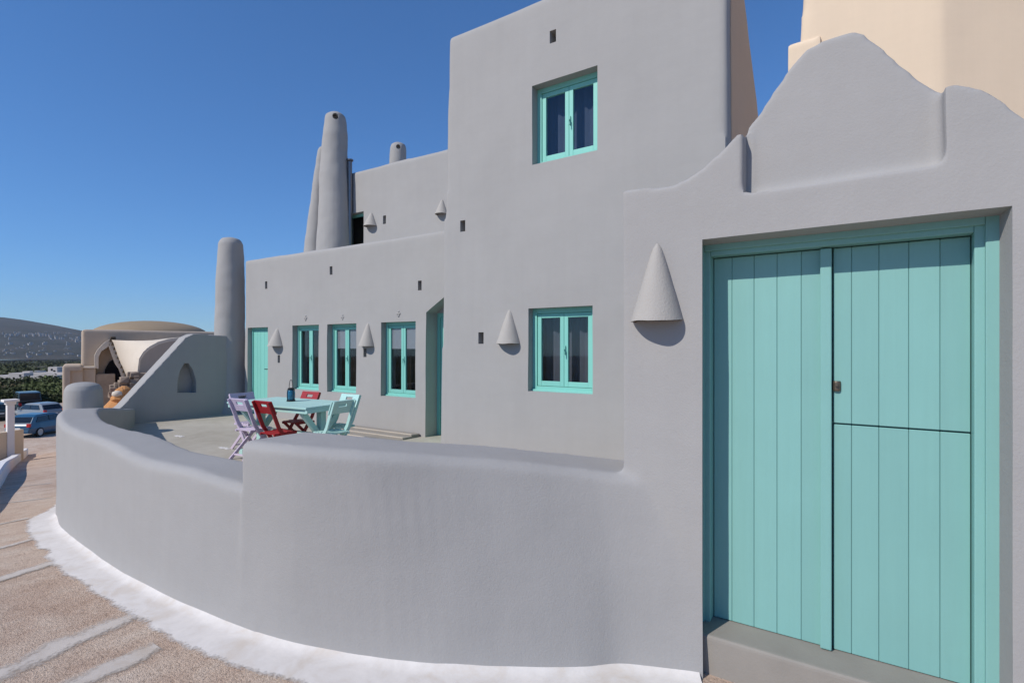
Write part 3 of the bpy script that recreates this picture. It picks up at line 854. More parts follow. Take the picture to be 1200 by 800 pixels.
# ================================================================== CONE WALL LAMPS
def cone_lamp(u_apex, v_apex, u_l, u_r, v_base, Y, label, n=28):
    d = Y/ray((u_l+u_r)/2, 405)[1]
    xl_, xr_ = atY(u_l, 405, Y).x, atY(u_r, 405, Y).x
    r = (xr_-xl_)/2; cx = (xl_+xr_)/2
    zb_, za = atY(u_l, v_base, Y).z, atY((u_l+u_r)/2, v_apex, Y).z
    h = za-zb_; base = (cx, Y, zb_)
    m = MB(); K = 14; outer, inner = [], []
    for k in range(K+1):
        s = k/K; rr = r*(.10+.90*(1-s)**.93)
        if k == K-1: rr *= .95
        if k == K: rr = r*.04
        zo = zb_+h*(s if k < K else .995)
        ro, ri = [], []
        for i in range(n+1):
            a = math.pi*i/n; wob = 1+.02*noise.noise((math.cos(a)*2, s*4, u_l))
            zz = zo+(.006*noise.noise((a*1.5, u_l, 0)) if k == 0 else 0)
            ro.append((cx-rr*math.cos(a)*wob, Y+.02-rr*1.12*math.sin(a)*wob-.02*(i not in (0, n)), zz))
        outer.append(ro)
    th_k = .014
    for ro in outer[:-1]:
        ri = [(cx+(p[0]-cx)*(1-th_k/max(.03, r)*1.1), Y+.02+(p[1]-Y-.02)*(1-th_k/max(.03, r)*1.1), p[2]+.001) for p in ro]; inner.append(ri)
    vs, fs = [], []
    def grid(rows, flip):
        o = len(vs)
        for rw_ in rows: vs.extend(rw_)
        c = len(rows[0])
        for k in range(len(rows)-1):
            for i in range(c-1):
                q = (o+k*c+i, o+k*c+i+1, o+(k+1)*c+i+1, o+(k+1)*c+i); fs.append(q if not flip else q[::-1])
    grid(outer, True); grid(inner, False); grid([inner[0], outer[0]], True)
    m.add(vs, fs)
    e = thing("wall_lamp", label, "wall lamp", base, 0, "cone shaped wall lamps")
    o = m.build("lamp_shade", M['lamp_plaster'], e, smooth=True, fix=False)
    rm = MB(); pts_o = [(p[0], p[1], p[2]-.004) for p in inner[0]]
    pts_i = [(cx+(p[0]-cx)*.93, Y+.02+(p[1]-Y-.02)*.93, p[2]+.002) for p in inner[0]]
    c = len(pts_o)
    rm.add(pts_o+pts_i, [(i, i+1, c+i+1, c+i) for i in range(c-1)])
    rm.build("rim", M['rust'], e, fix=False)
    bb = MB(); bb.lathe(cx, Y-r*.42, [(.008, zb_+h*.16), (.02, zb_+h*.19), (.02, zb_+h*.30), (.012, zb_+h*.36)], 10)
    bb.box(cx-.012, cx+.012, Y-r*.42, Y+.03, zb_+h*.30, zb_+h*.33)
    bb.build("lamp_holder", M['iron'], e)
cone_lamp(769, 285, 741.5, 801, 377, Y0, "large cone shaped grey plaster lamp beside the wide gate")
cone_lamp(597, 362, 585, 610.5, 402.5, YT, "cone shaped grey lamp left of the tower's lower window")
cone_lamp(326, 384, 319.5, 332, 405.5, YF_, "cone shaped grey lamp beside the narrow plank door")
cone_lamp(432.5, 378, 424.5, 439, 405.5, YF_, "cone shaped grey lamp between two long terrace windows")
cone_lamp(437, 249, 429.5, 441.5, 266.5, YU, "small cone lamp beside the upper floor door")
cone_lamp(518, 234, 512, 524.5, 252.5, YU, "small cone lamp on the upper wall by the tower corner")

# ================================================================== TABLE, CHAIRS, LANTERN
tcx, tcy = -6.86, 4.50
table = thing("dining_table", "turquoise wooden trestle dining table on the terrace", "table", (tcx, tcy, TERR), R_(6.5), None, True)
def local_part(parent, name, mb, mat, **kw):
    o = mb.build(name, mat, None, **kw); o.parent = parent; return o
for i in range(6):
    m = MB(); y = -.42+.14*i; m.box(-.80, .80, y+.001, y+.139, .722, .75); local_part(table, "tabletop_plank", m, M['teal_old'], bevel=.004)
m = MB(); m.box(-.76, .76, -.38, -.36, .66, .7215); m.box(-.76, .76, .36, .38, .66, .7215); m.box(-.80, -.76, -.40, .40, .67, .7215); m.box(.76, .80, -.40, .40, .67, .7215)
local_part(table, "apron", m, M['teal_old'], bevel=.003)
for sx in (-.62, .62):
    m = MB(); m.bar((sx, 0, .04), (sx, 0, .70), .09, .09); m.bar((sx, 0, .28), (sx, -.34, .69), .06, .07); m.bar((sx, 0, .28), (sx, .34, .69), .06, .07)
    m.bar((sx, -.33, .035), (sx, .33, .035), .07, .07)
    local_part(table, "trestle_leg", m, M['teal_old'], bevel=.004)
m = MB(); m.bar((-.62, 0, .30), (.62, 0, .30), .05, .09); local_part(table, "stretcher", m, M['teal_old'], bevel=.004)

def chair(mat, label, x, y, rz):
    c = thing("folding_chair", label, "chair", (x, y, TERR), rz, "painted wooden folding chairs round the table", True)
    L = lambda n, m, **k: local_part(c, n, m, M[mat], bevel=.004, **k)
    for s in (-1, 1):
        m = MB(); X = s*.19
        pts = [Vector((X, .24, .0)), Vector((X, .05, .30)), Vector((X, -.10, .52)), Vector((X, -.17, .70)), Vector((X, -.25, .90))]
        rs = []
        for i, p_ in enumerate(pts):
            t = (pts[min(i+1, 4)]-pts[max(i-1, 0)]).normalized(); nn = Vector((0, t.z, -t.y)); w = Vector((.013, 0, 0)); q = nn*.026
            rs.append([tuple(p_-w-q), tuple(p_+w-q), tuple(p_+w+q), tuple(p_-w+q)])
        m.rings(rs); L("post", m)
    for s in (-1, 1):
        m = MB(); m.bar((s*.155, -.26, 0), (s*.155, .20, .44), .024, .045); L("leg", m)
    # backrest board with a hand slot
    m = MB(); A = Vector((0, -.172, .71)); Bv = Vector((0, -.252, .895)); t = (Bv-A).normalized(); nn = Vector((0, t.z, -t.y))
    def board(x0, x1, a, b):
        m.hexa([tuple(A+Vector((xx, 0, 0))+t*k+nn*w) for xx, k, w in ((x0, a, .012), (x1, a, .012), (x1, a, .032), (x0, a, .032), (x0, b, .012), (x1, b, .012), (x1, b, .032), (x0, b, .032))])
    H = (Bv-A).length
    board(-.215, -.075, 0, H); board(.075, .215, 0, H); board(-.075, .075, 0, H*.52); board(-.075, .075, H*.76, H)
    L("backrest", m)
    for i in range(6):
        yy = -.15+.062*i; m = MB(); m.box(-.178, .178, yy, yy+.052, .435-.004*abs(i-3), .453-.004*abs(i-3)); L("seat_slat", m)
    for xx in (-.176, .15):
        m = MB(); m.box(xx, xx+.026, -.16, .21, .405, .436); L("seat_rail", m)
    m = MB(); m.bar((-.19, .175, .10), (.19, .175, .10), .03, .022); L("stretcher", m)
    m = MB(); m.bar((-.155, -.19, .07), (.155, -.19, .07), .03, .022); L("stretcher", m)
    return c
CH = [chair('lav', "pale lavender folding chair at the street side of the table, beside the red one", -7.10, 4.08, R_(6)),
chair('red', "deep red folding chair at the street side of the table", -6.54, 4.10, R_(2)),
chair('lav', "lavender folding chair at the table's end nearest the plank door", -7.72, 4.40, R_(-86)),
chair('red', "red folding chair on the house side of the table", -7.22, 4.90, R_(184)),
chair('teal_old', "turquoise folding chair on the house side of the table", -6.36, 4.96, R_(182)),
chair('teal_old', "turquoise folding chair at the table's end nearest the tower", -5.93, 4.52, R_(92))]
for c in CH: c.scale = (.90, .92, .92)
lp = atZ(341, 470, TERR+.75)
lan = thing("table_lantern", "small blue glass lantern with black wire handle on the table", "lantern", (lp.x, lp.y, TERR+.75), 0, None, True)
m = MB(); m.lathe(0, 0, [(.058, 0), (.062, .012), (.055, .02)], 18); local_part(lan, "base", m, M['iron'])
m = MB(); m.lathe(0, 0, [(.050, .02), (.056, .05), (.056, .13), (.045, .155), (.04, .165)], 18); local_part(lan, "glass_jar", m, M['bulbglass'], smooth=True)
m = MB(); m.lathe(0, 0, [(.044, .165), (.046, .185), (.03, .195)], 18)
for k in range(4):
    a_ = k*math.pi/2; m.tube([(.06*math.cos(a_), .06*math.sin(a_), .015), (.058*math.cos(a_), .058*math.sin(a_), .17)], .004, 6)
local_part(lan, "cage", m, M['iron'])
m = MB(); m.tube([(.045*math.cos(t_*math.pi/10), 0, .18+.13*math.sin(t_*math.pi/10)) for t_ in range(11)], .0045, 6); local_part(lan, "handle", m, M['iron'])

# ================================================================== NEIGHBOUR BUILDING (upper right)
def neighbour():
    cl = atD(928, 405, 10.4); cm = atD(1103, 405, 9.2)
    A = Vector((cl.x, cl.y)); C = Vector((cm.x, cm.y)); B2 = C+Vector((5.2, 2.9))
    lean = .55
    e = thing("neighbour_house", "tall beige plastered house rising behind the gate gable", "house", (C.x, C.y, 0))
    H = 14.0
    m = MB()
    def col(z): k = z/6.5; return [(A.x+lean*.55*max(0, k-.8), A.y+.1*k, z), (C.x, C.y+.06*k, z), (B2.x, B2.y, z), (B2.x+.3, B2.y+6, z), (A.x+.4+lean*.55*max(0, k-.8), A.y+6, z)]
    m.rings([col(z) for z in (-1, 2, 4, 5.2, 6.5, 8, 10, 14)])
    plaster("main_wall", m, M['beige'], e, None, .10, 2, .02, .5)
    m = MB(); lo_ = atD(926, 70, 10.3)
    m.rings([[(A.x-.08, A.y+.10, z), (A.x+.5, A.y+.05, z), (A.x+.5, A.y+2, z), (A.x-.08, A.y+2, z)] for z in (-1, 2, 5, CAMZ+(405-44)/FPX*10.3)])
    plaster("corner_buttress", m, M['beige'], e, None, .06, 2, .012, .8)
neighbour()

# ================================================================== VAULTED BUILDING beyond the terrace
RV = R_(17.0)
def vaulted():
    before = set(bpy.data.objects)
    def atX(u, v, X):
        d = ray(u, v); c_, s_ = math.cos(RV), math.sin(RV)
        lx, ly = d[0]*c_-d[1]*s_, d[0]*s_+d[1]*c_; k = X/lx
        return Vector((X, ly*k, CAMZ+d[2]*k))
    XB = -33.0
    rot = Matrix.Rotation(-RV, 4, 'Z')
    def wbase(x, y): q = rot @ Vector((x, y, 0)); return (q.x, q.y, ground_z(q.x, q.y))
    ya = atX(95.5, 405, XB).y
    e = thing("vaulted_building", "weathered church like building with white barrel vaults and shallow ochre dome", "building", wbase(XB, 4))
    zt = atX(95.5, 385.5, XB).z; yb = atX(262, 405, XB).y
    b = MB(); b.hexa([(XB-6, ya-.05, -6), (XB, ya-.05, -6), (XB, yb, -6), (XB-6, yb, -6), (XB-6, ya, zt), (XB, ya, zt), (XB, yb, zt-.05), (XB-6, yb, zt)])
    plaster("main_block", b, M['stone_grey'], e, None, .09, 2, .03, .6)
    dm = MB(); dc = atX(178, 388, XB-3); rr = 2.75; zd = atX(178, 376, XB-3).z
    pr = []
    for k in range(9):
        t = k/8*math.pi/2; pr.append((rr*math.cos(t)+.02, zt-.2+(zd-zt+.2)*math.sin(t)))
    dm.lathe(XB-3.0, dc.y, pr, 40); dm.build("dome", M['dome'], e, smooth=True)
    # first barrel with open pointed arch
    X1 = -32.3
    def arch_pts(pix, X): return [(atX(u, v, X).y, atX(u, v, X).z) for u, v in pix]
    op = arch_pts([(110.5, 431), (110.5, 417), (114, 410), (119.5, 404), (124, 400), (128.5, 397.5), (132, 402), (136, 413), (140, 423), (144, 431), (147.5, 441)], X1)
    inn = [(y+(.16 if i < 5 else -.16 if i > 5 else 0), z-(.16 if 2 < i < 9 else .05)) for i, (y, z) in enumerate(op)]
    sh = MB(); n = len(op)
    ring0 = [(X1, y, z) for y, z in op] + [(X1, y, z) for y, z in reversed(inn)]
    ring1 = [(XB+.02, y, z) for y, z in op] + [(XB+.02, y, z) for y, z in reversed(inn)]
    N2 = len(ring0); vs = ring0+ring1; fs = []
    for i in range(n-1):
        fs.append((i, i+1, N2-2-i, N2-1-i)); fs.append((N2+i, N2+N2-1-i, N2+N2-2-i, N2+i+1))
    for i in range(N2): fs.append((i, (i+1) % N2, N2+(i+1) % N2, N2+i))
    sh.add(vs, fs); sh.build("arch_vault", M['lime'], e)
    # ragged stone coping on the arch's right slope
    for k in range(9):
        s = k/8; u = 129.5+17*s; v = 398.5+42*s**1.05
        q = atX(u+2, v-1, X1+.08); c = MB(); z_ = random.uniform(.09, .16)
        c.hexa([(q.x-.2, q.y-.10, q.z-z_), (q.x+.08, q.y-.12, q.z-z_), (q.x+.1, q.y+.16, q.z-z_*.8), (q.x-.2, q.y+.16, q.z-z_*.8), (q.x-.2, q.y-.06, q.z+z_), (q.x+.08, q.y-.05, q.z+z_), (q.x+.06, q.y+.13, q.z+z_*1.1), (q.x-.2, q.y+.13, q.z+z_)])
        c.build("coping_stone", M['bark'], e, bevel=.02)
    # low front wall with ledge, dark interior wall behind the arch
    fwm = MB(); a0 = atX(96, 432, X1); a1 = atX(110.5, 432, X1)
    fwm.box(XB+.03, X1, a0.y, a1.y+.05, -6, a0.z); fwm.build("front_wall", M['stone_grey'], e, bevel=.05)
    lg = MB(); lg.box(XB+.03, X1+.06, a0.y-.05, a1.y+.06, a0.z+.002, a0.z+.10); lg.build("ledge", M['lime'], e, bevel=.03)
    lw_ = MB(); lo1 = atX(135, 445, X1); lw_.box(X1-.3, X1-.02, a1.y+.06, lo1.y, -6, atX(120, 438, X1).z); lw_.build("inner_wall", M['rubble'], e, bevel=.05)
    inner = MB(); inner.box(XB+.022, XB+.06, inn[0][0], inn[-1][0], -5, inn[5][1]+.1)
    db = MB(); dq = atX(139, 432, XB+.07)
    ang = arch_pts([(123, 478), (123, 433), (128, 424), (135, 419.5), (141, 424), (145, 440), (146, 478)], XB+.1)
    db.prism_x(ang, XB+.03, XB+.1); db.build("dark_doorway", M['dark'], e)
    # second, larger barrel with blank lunette
    X2 = -26.5
    lun = arch_pts([(161, 470), (161, 436), (163, 420), (168, 412), (175, 406), (185, 400.5), (197, 397), (217, 394.5), (240, 397), (262, 412), (272, 436), (272, 470)], X2)
    bv = MB(); bv.prism_x(lun, XB+.02, X2)
    ob = bv.build("barrel_vault", M['lime'], e)
    ld = MB(); cy = sum(p[0] for p in lun)/len(lun); cz = lun[0][1]
    lin = [(cy+(y-cy)*.965, cz+(z-cz)*.955) for y, z in lun]
    ld.prism_x(lin, X2+.004, X2+.03); ld.build("lunette", M['stone_grey'], e)
    # white saddle between the open arch and the big barrel
    A_ = [atX(u, v, X1+.05) for u, v in ((129.5, 398), (132, 402), (136, 413), (140, 423), (144, 431), (148.5, 441.5))]
    B_ = [atX(u, v, X2-.02) for u, v in ((215, 394.6), (197, 397), (185, 400.5), (172, 408), (163, 420), (161, 437))]
    sd_ = MB(); vs = []; K_ = 8
    for off in (0, -.14):
        for p_, q_ in zip(A_, B_):
            for k in range(K_+1):
                c_ = p_.lerp(q_, k/K_); vs.append((c_.x+off*.5, c_.y-off*.4, c_.z+off-.10*math.sin(math.pi*k/K_)))
    n_ = len(A_); st_ = K_+1; o2 = n_*st_; fs = []
    for i in range(n_-1):
        for k in range(K_):
            q4 = (i*st_+k, i*st_+k+1, (i+1)*st_+k+1, (i+1)*st_+k); fs.append(q4); fs.append(tuple(o2+z for z in reversed(q4)))
    rim_ = [k for k in range(st_)]+[i*st_+K_ for i in range(1, n_)]+[(n_-1)*st_+k for k in range(K_-1, -1, -1)]+[i*st_ for i in range(n_-2, 0, -1)]
    for a_, b_ in zip(rim_, rim_[1:]+rim_[:1]): fs.append((a_, o2+a_, o2+b_, b_))
    sd_.add(vs, fs); o = sd_.build("saddle_vault", M['lime'], e, smooth=True); o.data.set_sharp_from_angle(angle=R_(40))
    # rubble heap: each stone small, one mass
    rb = MB()
    for k in range(150):
        u = random.uniform(133, 176); v = random.uniform(439+max(0, (150-u))*.8, 478)
        c = atX(u, v, X2+random.uniform(.15, .7)); r = random.uniform(.09, .19)
        vs = []
        for dx, dy, dz in ((-1,-1,-1),(1,-1,-1),(1,1,-1),(-1,1,-1),(-1,-1,1),(1,-1,1),(1,1,1),(-1,1,1)):
            vs.append((c.x+dx*r*random.uniform(.6, 1.1), c.y+dy*r*random.uniform(.6, 1.1), c.z+dz*r*random.uniform(.5, .9)))
        rb.hexa(vs)
    y0_, y1_, zt_ = atX(150, 405, X2).y, atX(176, 405, X2).y, atX(160, 441, X2).z-.1
    rb.hexa([(X2-.5, y0_, -6), (X2+1.5, y0_-.6, -6), (X2+1.5, y1_, -6), (X2-.5, y1_, -6), (X2-.5, y0_, zt_), (X2+.15, y0_, zt_), (X2+.15, y1_, zt_), (X2-.5, y1_, zt_)])
    yl_, zl_ = atX(132, 405, X2).y, atX(140, 468, X2).z
    rb.hexa([(X2-.5, yl_, -6), (X2+1.6, yl_-.3, -6), (X2+1.6, y0_, -6), (X2-.5, y0_, -6), (X2-.5, yl_, zl_), (X2+.5, yl_, zl_), (X2+.5, y0_, zl_+.2), (X2-.5, y0_, zl_+.2)])
    o = rb.build("rubble_wall", M['rubble'], e, bevel=.02, segs=1); o['kind'] = 'stuff'
    cl = MB()
    for k in range(34):
        u = random.uniform(137, 150); v = random.uniform(457, 478); c = atX(u, v, X2+random.uniform(1.0, 1.8)); r = random.uniform(.14, .26)
        cl.lathe(c.x, c.y, [(r*.5, c.z-r*.8), (r, c.z-r*.3), (r*.9, c.z+r*.3), (r*.35, c.z+r*.7)], 8)
    mc = atX(143.5, 470, X2+1.4); gq = rot @ Vector((mc.x, mc.y, 0)); gz = ground_z(gq.x, gq.y)-.4
    cl.lathe(mc.x, mc.y, [(1.5, gz), (1.25, gz+.5*(mc.z-gz)), (.75, gz+.85*(mc.z-gz)), (.35, mc.z+.1)], 14)
    t = cl.build("clay_heap", M['terracotta'], None, smooth=False)
    t['kind'] = 'stuff'; tag(t, "heap of orange clay lumps before the ruined vault", "clay heap")
    ws = MB(); c = atX(138, 460, X2+1.8); ws.lathe(c.x, c.y, [(.10, c.z-.16), (.19, c.z-.08), (.17, c.z+.03), (.06, c.z+.08)], 12)
    tag(ws.build("white_boulder", M['lime'], None, smooth=True), "white rounded boulder on the orange clay heap", "boulder")
    # lower annexe at its left
    an = MB(); x3 = -32.0; q0 = atX(73, 428, x3); q1 = atX(97, 428, x3)
    an.box(x3-3, x3, q0.y, q1.y, -6, q0.z)
    ca = MB(); ca.box(x3-.12, x3+.3, q0.y+.28, q1.y+.3, -5, q0.z-.26)
    ax = thing("annexe_building", "plain low beige annexe wall left of the vaulted building", "building", wbase(x3, (q0.y+q1.y)/2))
    plaster("wall_body", an, M['stone_grey'], ax, ca, .06, 3, .01)
    for o in set(bpy.data.objects)-before:
        if o.type == 'MESH': o.data.transform(rot)
vaulted()

# ================================================================== STREET END: low wall, post, cars, shed
def low_wall():
    pts = [Vector((-8.6, 1.15, 0)), Vector((-12.0, 2.25, 0))] + [Vector((p.x, p.y, 0)) for p in (atG(0, 572), atG(12, 552), atG(24, 540), atG(33, 533))]
    P = catmull(pts, 6); rs = []
    for i, p in enumerate(P):
        tg = (P[min(i+1, len(P)-1)]-P[max(i-1, 0)]).normalized(); n = Vector((tg.y, -tg.x, 0))
        if n.y > 0: n = -n
        g = ground_z(p.x, p.y); h = .36+.04*math.sin(i*.5)
        rs.append([(p.x, p.y, g-.4), (p.x, p.y, g+h-.05), (p.x+n.x*.04, p.y+n.y*.04, g+h), (p.x+n.x*.26, p.y+n.y*.26, g+h), (p.x+n.x*.3, p.y+n.y*.3, g+h-.05), (p.x+n.x*.3, p.y+n.y*.3, g-.4)])
    m = MB(); m.rings(rs)
    e = thing("low_wall", "low whitewashed wall curving down along the far side of the street", "wall", tuple(P[len(P)//2]))
    m.build("wall_body", M['white'], e, smooth=False, bevel=0)
low_wall()
def post_and_wall():
    d = 24.0; p = atD(12, 470, d)
    g = ground_z(p.x, p.y); k = d/FPX
    e = thing("wall_post", "slim white pillar with flat cap by the cream garden wall", "pillar", (p.x, p.y, g))
    zt = atD(12, 468, d).z
    m = MB(); r = 3.3*k
    m.rings([[(p.x-r, p.y-r, z), (p.x+r, p.y-r, z), (p.x+r, p.y+r, z), (p.x-r, p.y+r, z)] for z in (g-.3, zt-.10)]); m.build("shaft", M['white'], e, bevel=.02)
    m = MB(); r2 = r*1.35; m.box(p.x-r2, p.x+r2, p.y-r2, p.y+r2, zt-.22, zt-.1); r3 = r*2.1; m.box(p.x-r3, p.x+r3, p.y-r3, p.y+r3, zt-.099, zt+.01); m.build("cap", M['white'], e, bevel=.02)
    a = atD(-30, 505, d-1.5); b = atD(28, 506, d+.6)
    w = MB(); t = (b-a); t.z = 0; t.normalize(); n = Vector((-t.y, t.x, 0))*.22
    zt2 = atD(10, 505, d).z
    w.hexa([(a.x, a.y, g-2), (b.x, b.y, g-2), (b.x+n.x, b.y+n.y, g-2), (a.x+n.x, a.y+n.y, g-2), (a.x, a.y, zt2), (b.x, b.y, zt2), (b.x+n.x, b.y+n.y, zt2), (a.x+n.x, a.y+n.y, zt2)])
    tag(w.build("garden_wall", M['cream'], None, bevel=.03), "cream garden wall behind the slim white pillar", "wall")
post_and_wall()

def car(paint, label, u, v, heading, scale=1.0, van=False, d=None):
    p = atG(u, v) if d is None else Vector((*atD(u, v, d).xy, 0))
    g = ground_z(p.x, p.y)
    slope = 0
    c = thing("parked_car", label, "car", (p.x, p.y, g), heading, "cars parked at the foot of the street", True)
    c.scale = (scale,)*3
    L, Wd = 4.0, 1.70
    H = 1.85 if van else 1.46
    zb = .95 if not van else 1.05
    # body: stations along x (front +x), side profile z_top of lower body
    st_ = [(-1.98, .42, .80, .70), (-1.90, .30, .93, .78), (-1.2, .22, zb, .84), (0, .20, zb-.01, .85), (1.05, .22, zb-.06, .84), (1.75, .28, .78, .78), (1.98, .38, .62, .66)]
    m = MB(); rs = []
    for x, z0, z1, hw in st_:
        rs.append([(x, -hw, z0), (x, -hw-.02, (z0+z1)/2), (x, -hw+.05, z1), (x, hw-.05, z1), (x, hw+.02, (z0+z1)/2), (x, hw, z0)])
    m.rings(rs); body = local_part(c, "body", m, M[paint], bevel=.03)
    # cabin
    if van: cab = [(-1.95, zb-.02, .78), (-1.85, H-.06, .70), (-1.5, H, .70), (.5, H-.02, .70), (.95, H-.18, .68), (1.45, zb-.06, .76)]
    else: cab = [(-1.86, zb-.06, .76), (-1.50, H-.12, .66), (-1.15, H-.01, .62), (-.1, H, .61), (.35, H-.07, .62), (1.15, zb-.06, .76)]
    m = MB(); n = len(cab)
    vs = [(x, -w, z) for x, z, w in cab] + [(x, w, z) for x, z, w in cab]
    fs = [tuple(range(n)), tuple(range(2*n-1, n-1, -1))] + [(i, (i+1) % n, n+(i+1) % n, n+i) for i in range(n)]
    m.add(vs, fs); local_part(c, "cabin", m, M[paint], bevel=.04)
    def quad(pts, off):
        a, b_, c_ = Vector(pts[0]), Vector(pts[1]), Vector(pts[2]); nrm = (b_-a).cross(c_-a).normalized()
        if nrm.dot(Vector(off)) < 0: nrm = -nrm
        q_ = MB(); q_.hexa([tuple(Vector(k)-nrm*.02) for k in pts]+[tuple(Vector(k)+nrm*.012) for k in pts]); return q_
    a, b_ = cab[0], cab[1]
    def lp_(i, t): 
        p0, p1 = cab[i], cab[i+1]; return tuple(p0[k]+(p1[k]-p0[k])*t for k in range(3))
    r0, r1 = lp_(0, .18), lp_(0, .96)
    local_part(c, "rear_window", quad([(r0[0], -r0[2]*.88, r0[1]), (r0[0], r0[2]*.88, r0[1]), (r1[0], r1[2]*.88, r1[1]), (r1[0], -r1[2]*.88, r1[1])], (-1, 0, .2)), M['carglass'])
    f0, f1 = lp_(n-2, .92), lp_(n-2, .08)
    local_part(c, "windscreen", quad([(f0[0], -f0[2]*.9, f0[1]), (f0[0], f0[2]*.9, f0[1]), (f1[0], f1[2]*.9, f1[1]), (f1[0], -f1[2]*.9, f1[1])], (1, 0, .2)), M['carglass'])
    zt_, zb_2 = H-.14, zb+.03
    for s in (-1, 1):
        for x0, x1, x2, x3 in ((-1.45, -.42, -.42, -1.2), (-.36, .82, .38, -.36)):
            def sw(z): return .77+(.635-.77)*(z-zb)/(H-zb)
            if van: sw = lambda z: .785+(.70-.785)*(z-zb)/(H-zb)
            local_part(c, "side_window", quad([(x0, s*sw(zb_2), zb_2), (x1, s*sw(zb_2), zb_2), (x2, s*sw(zt_), zt_), (x3, s*sw(zt_), zt_)], (0, s, 0)), M['carglass'])
    for x in (-1.25, 1.25):
        for s in (-1, 1):
            m = MB(); m.lathe(0, 0, [(.24, -.10), (.30, -.095), (.315, -.06), (.315, .06), (.30, .095), (.24, .10)], 24)
            w_ = m.build("wheel", M['tyre'], None); w_.data.transform(Matrix.Translation((x, s*.77, .31)) @ Matrix.Rotation(math.pi/2, 4, 'X')); w_.parent = c
            m = MB(); m.lathe(0, 0, [(.05, .101), (.20, .106), (.225, .098), (.225, .09), (.05, .085)], 20)
            rm = m.build("rim", M['rim'], None); rm.data.transform(Matrix.Translation((x, s*.77, .31)) @ Matrix.Rotation(math.pi/2 if s < 0 else -math.pi/2, 4, 'X')); rm.parent = w_
    for s in (-1, 1):
        m = MB(); m.box(-1.99, -1.86, min(s*.56, s*.77), max(s*.56, s*.77), .72, .95); local_part(c, "taillight", m, M['redlens'], bevel=.02)
        m = MB(); m.box(1.74, 1.94, min(s*.45, s*.72), max(s*.45, s*.72), .58, .72); local_part(c, "headlight", m, M['clearlens'], bevel=.02)
        m = MB(); m.box(.62, .78, min(s*.84, s*.98), max(s*.84, s*.98), zb-.02, zb+.1); local_part(c, "wing_mirror", m, M[paint], bevel=.02)
    m = MB(); m.box(-2.03, -1.9, -.72, .72, .34, .52); local_part(c, "rear_bumper", m, M['tyre'] if van else M[paint], bevel=.03)
    m = MB(); m.box(-2.005, -1.97, -.20, .20, .60, .69); local_part(c, "number_plate", m, M['clearlens'], bevel=.005)
    return c
ang = lambda x, y: math.atan2(y, x)
car('carblue', "small blue hatchback parked with its tail towards the street", 49, 528, ang(-.62, .78), 1.0, False, 36)
car('carsilver', "silver car parked behind the blue hatchback", 44, 511, ang(-.95, -.30), 1.0, False, 43)
car('cardark', "dark van parked behind the silver car", 31, 503, ang(-.9, .1), 1.05, True, 50)
car('cardark', "dark green car parked beside the slim white pillar", 3, 508, ang(-.95, .25), 1.0, False, 44)

def shed():
    d = 47.0; a = atD(42, 480, d); b = atD(59, 480, d)
    g = ground_z(a.x, a.y)
    e = thing("block_shed", "small brown blockwork shed behind the parked cars", "shed", (a.x, a.y, g))
    zt = atD(50, 480, d).z
    t = (b-a); t.z = 0; Lx = t.length; t.normalize(); n = Vector((-t.y, t.x, 0))
    if n.dot(Vector((-1, .2, 0))) < 0: n = -n
    def box(p, L, dep, z0, z1, name, mat, bev=.01):
        q = [p, p+t*L, p+t*L+n*dep, p+n*dep]; m = MB(); m.hexa([(k.x, k.y, z0) for k in q]+[(k.x, k.y, z1) for k in q]); return m.build(name, mat, e, bevel=bev)
    box(a, Lx, 2.5, g-3, zt, "wall", M['mortar'])
    rows = 7; hgt = .22
    for r in range(rows):
        off = .24 if r % 2 else 0
        x = -off
        while x < Lx:
            x0, x1 = max(0, x), min(Lx, x+.46)
            if x1-x0 > .1: box(a+t*x0-n*.025, x1-x0, .05, zt-(r+1)*hgt, zt-r*hgt-.02, "brick", M['brick'], .008)
            x += .48
    p2 = a+t*(Lx+.35)-n*.6
    box(p2, 1.6, 2.5, g-3, zt+.30, "side_wall", M['brick'])
    box(p2-t*.25-n*.3, 2.3, 3.2, zt+.302, zt+.50, "roof", M['stone_grey'])
shed()

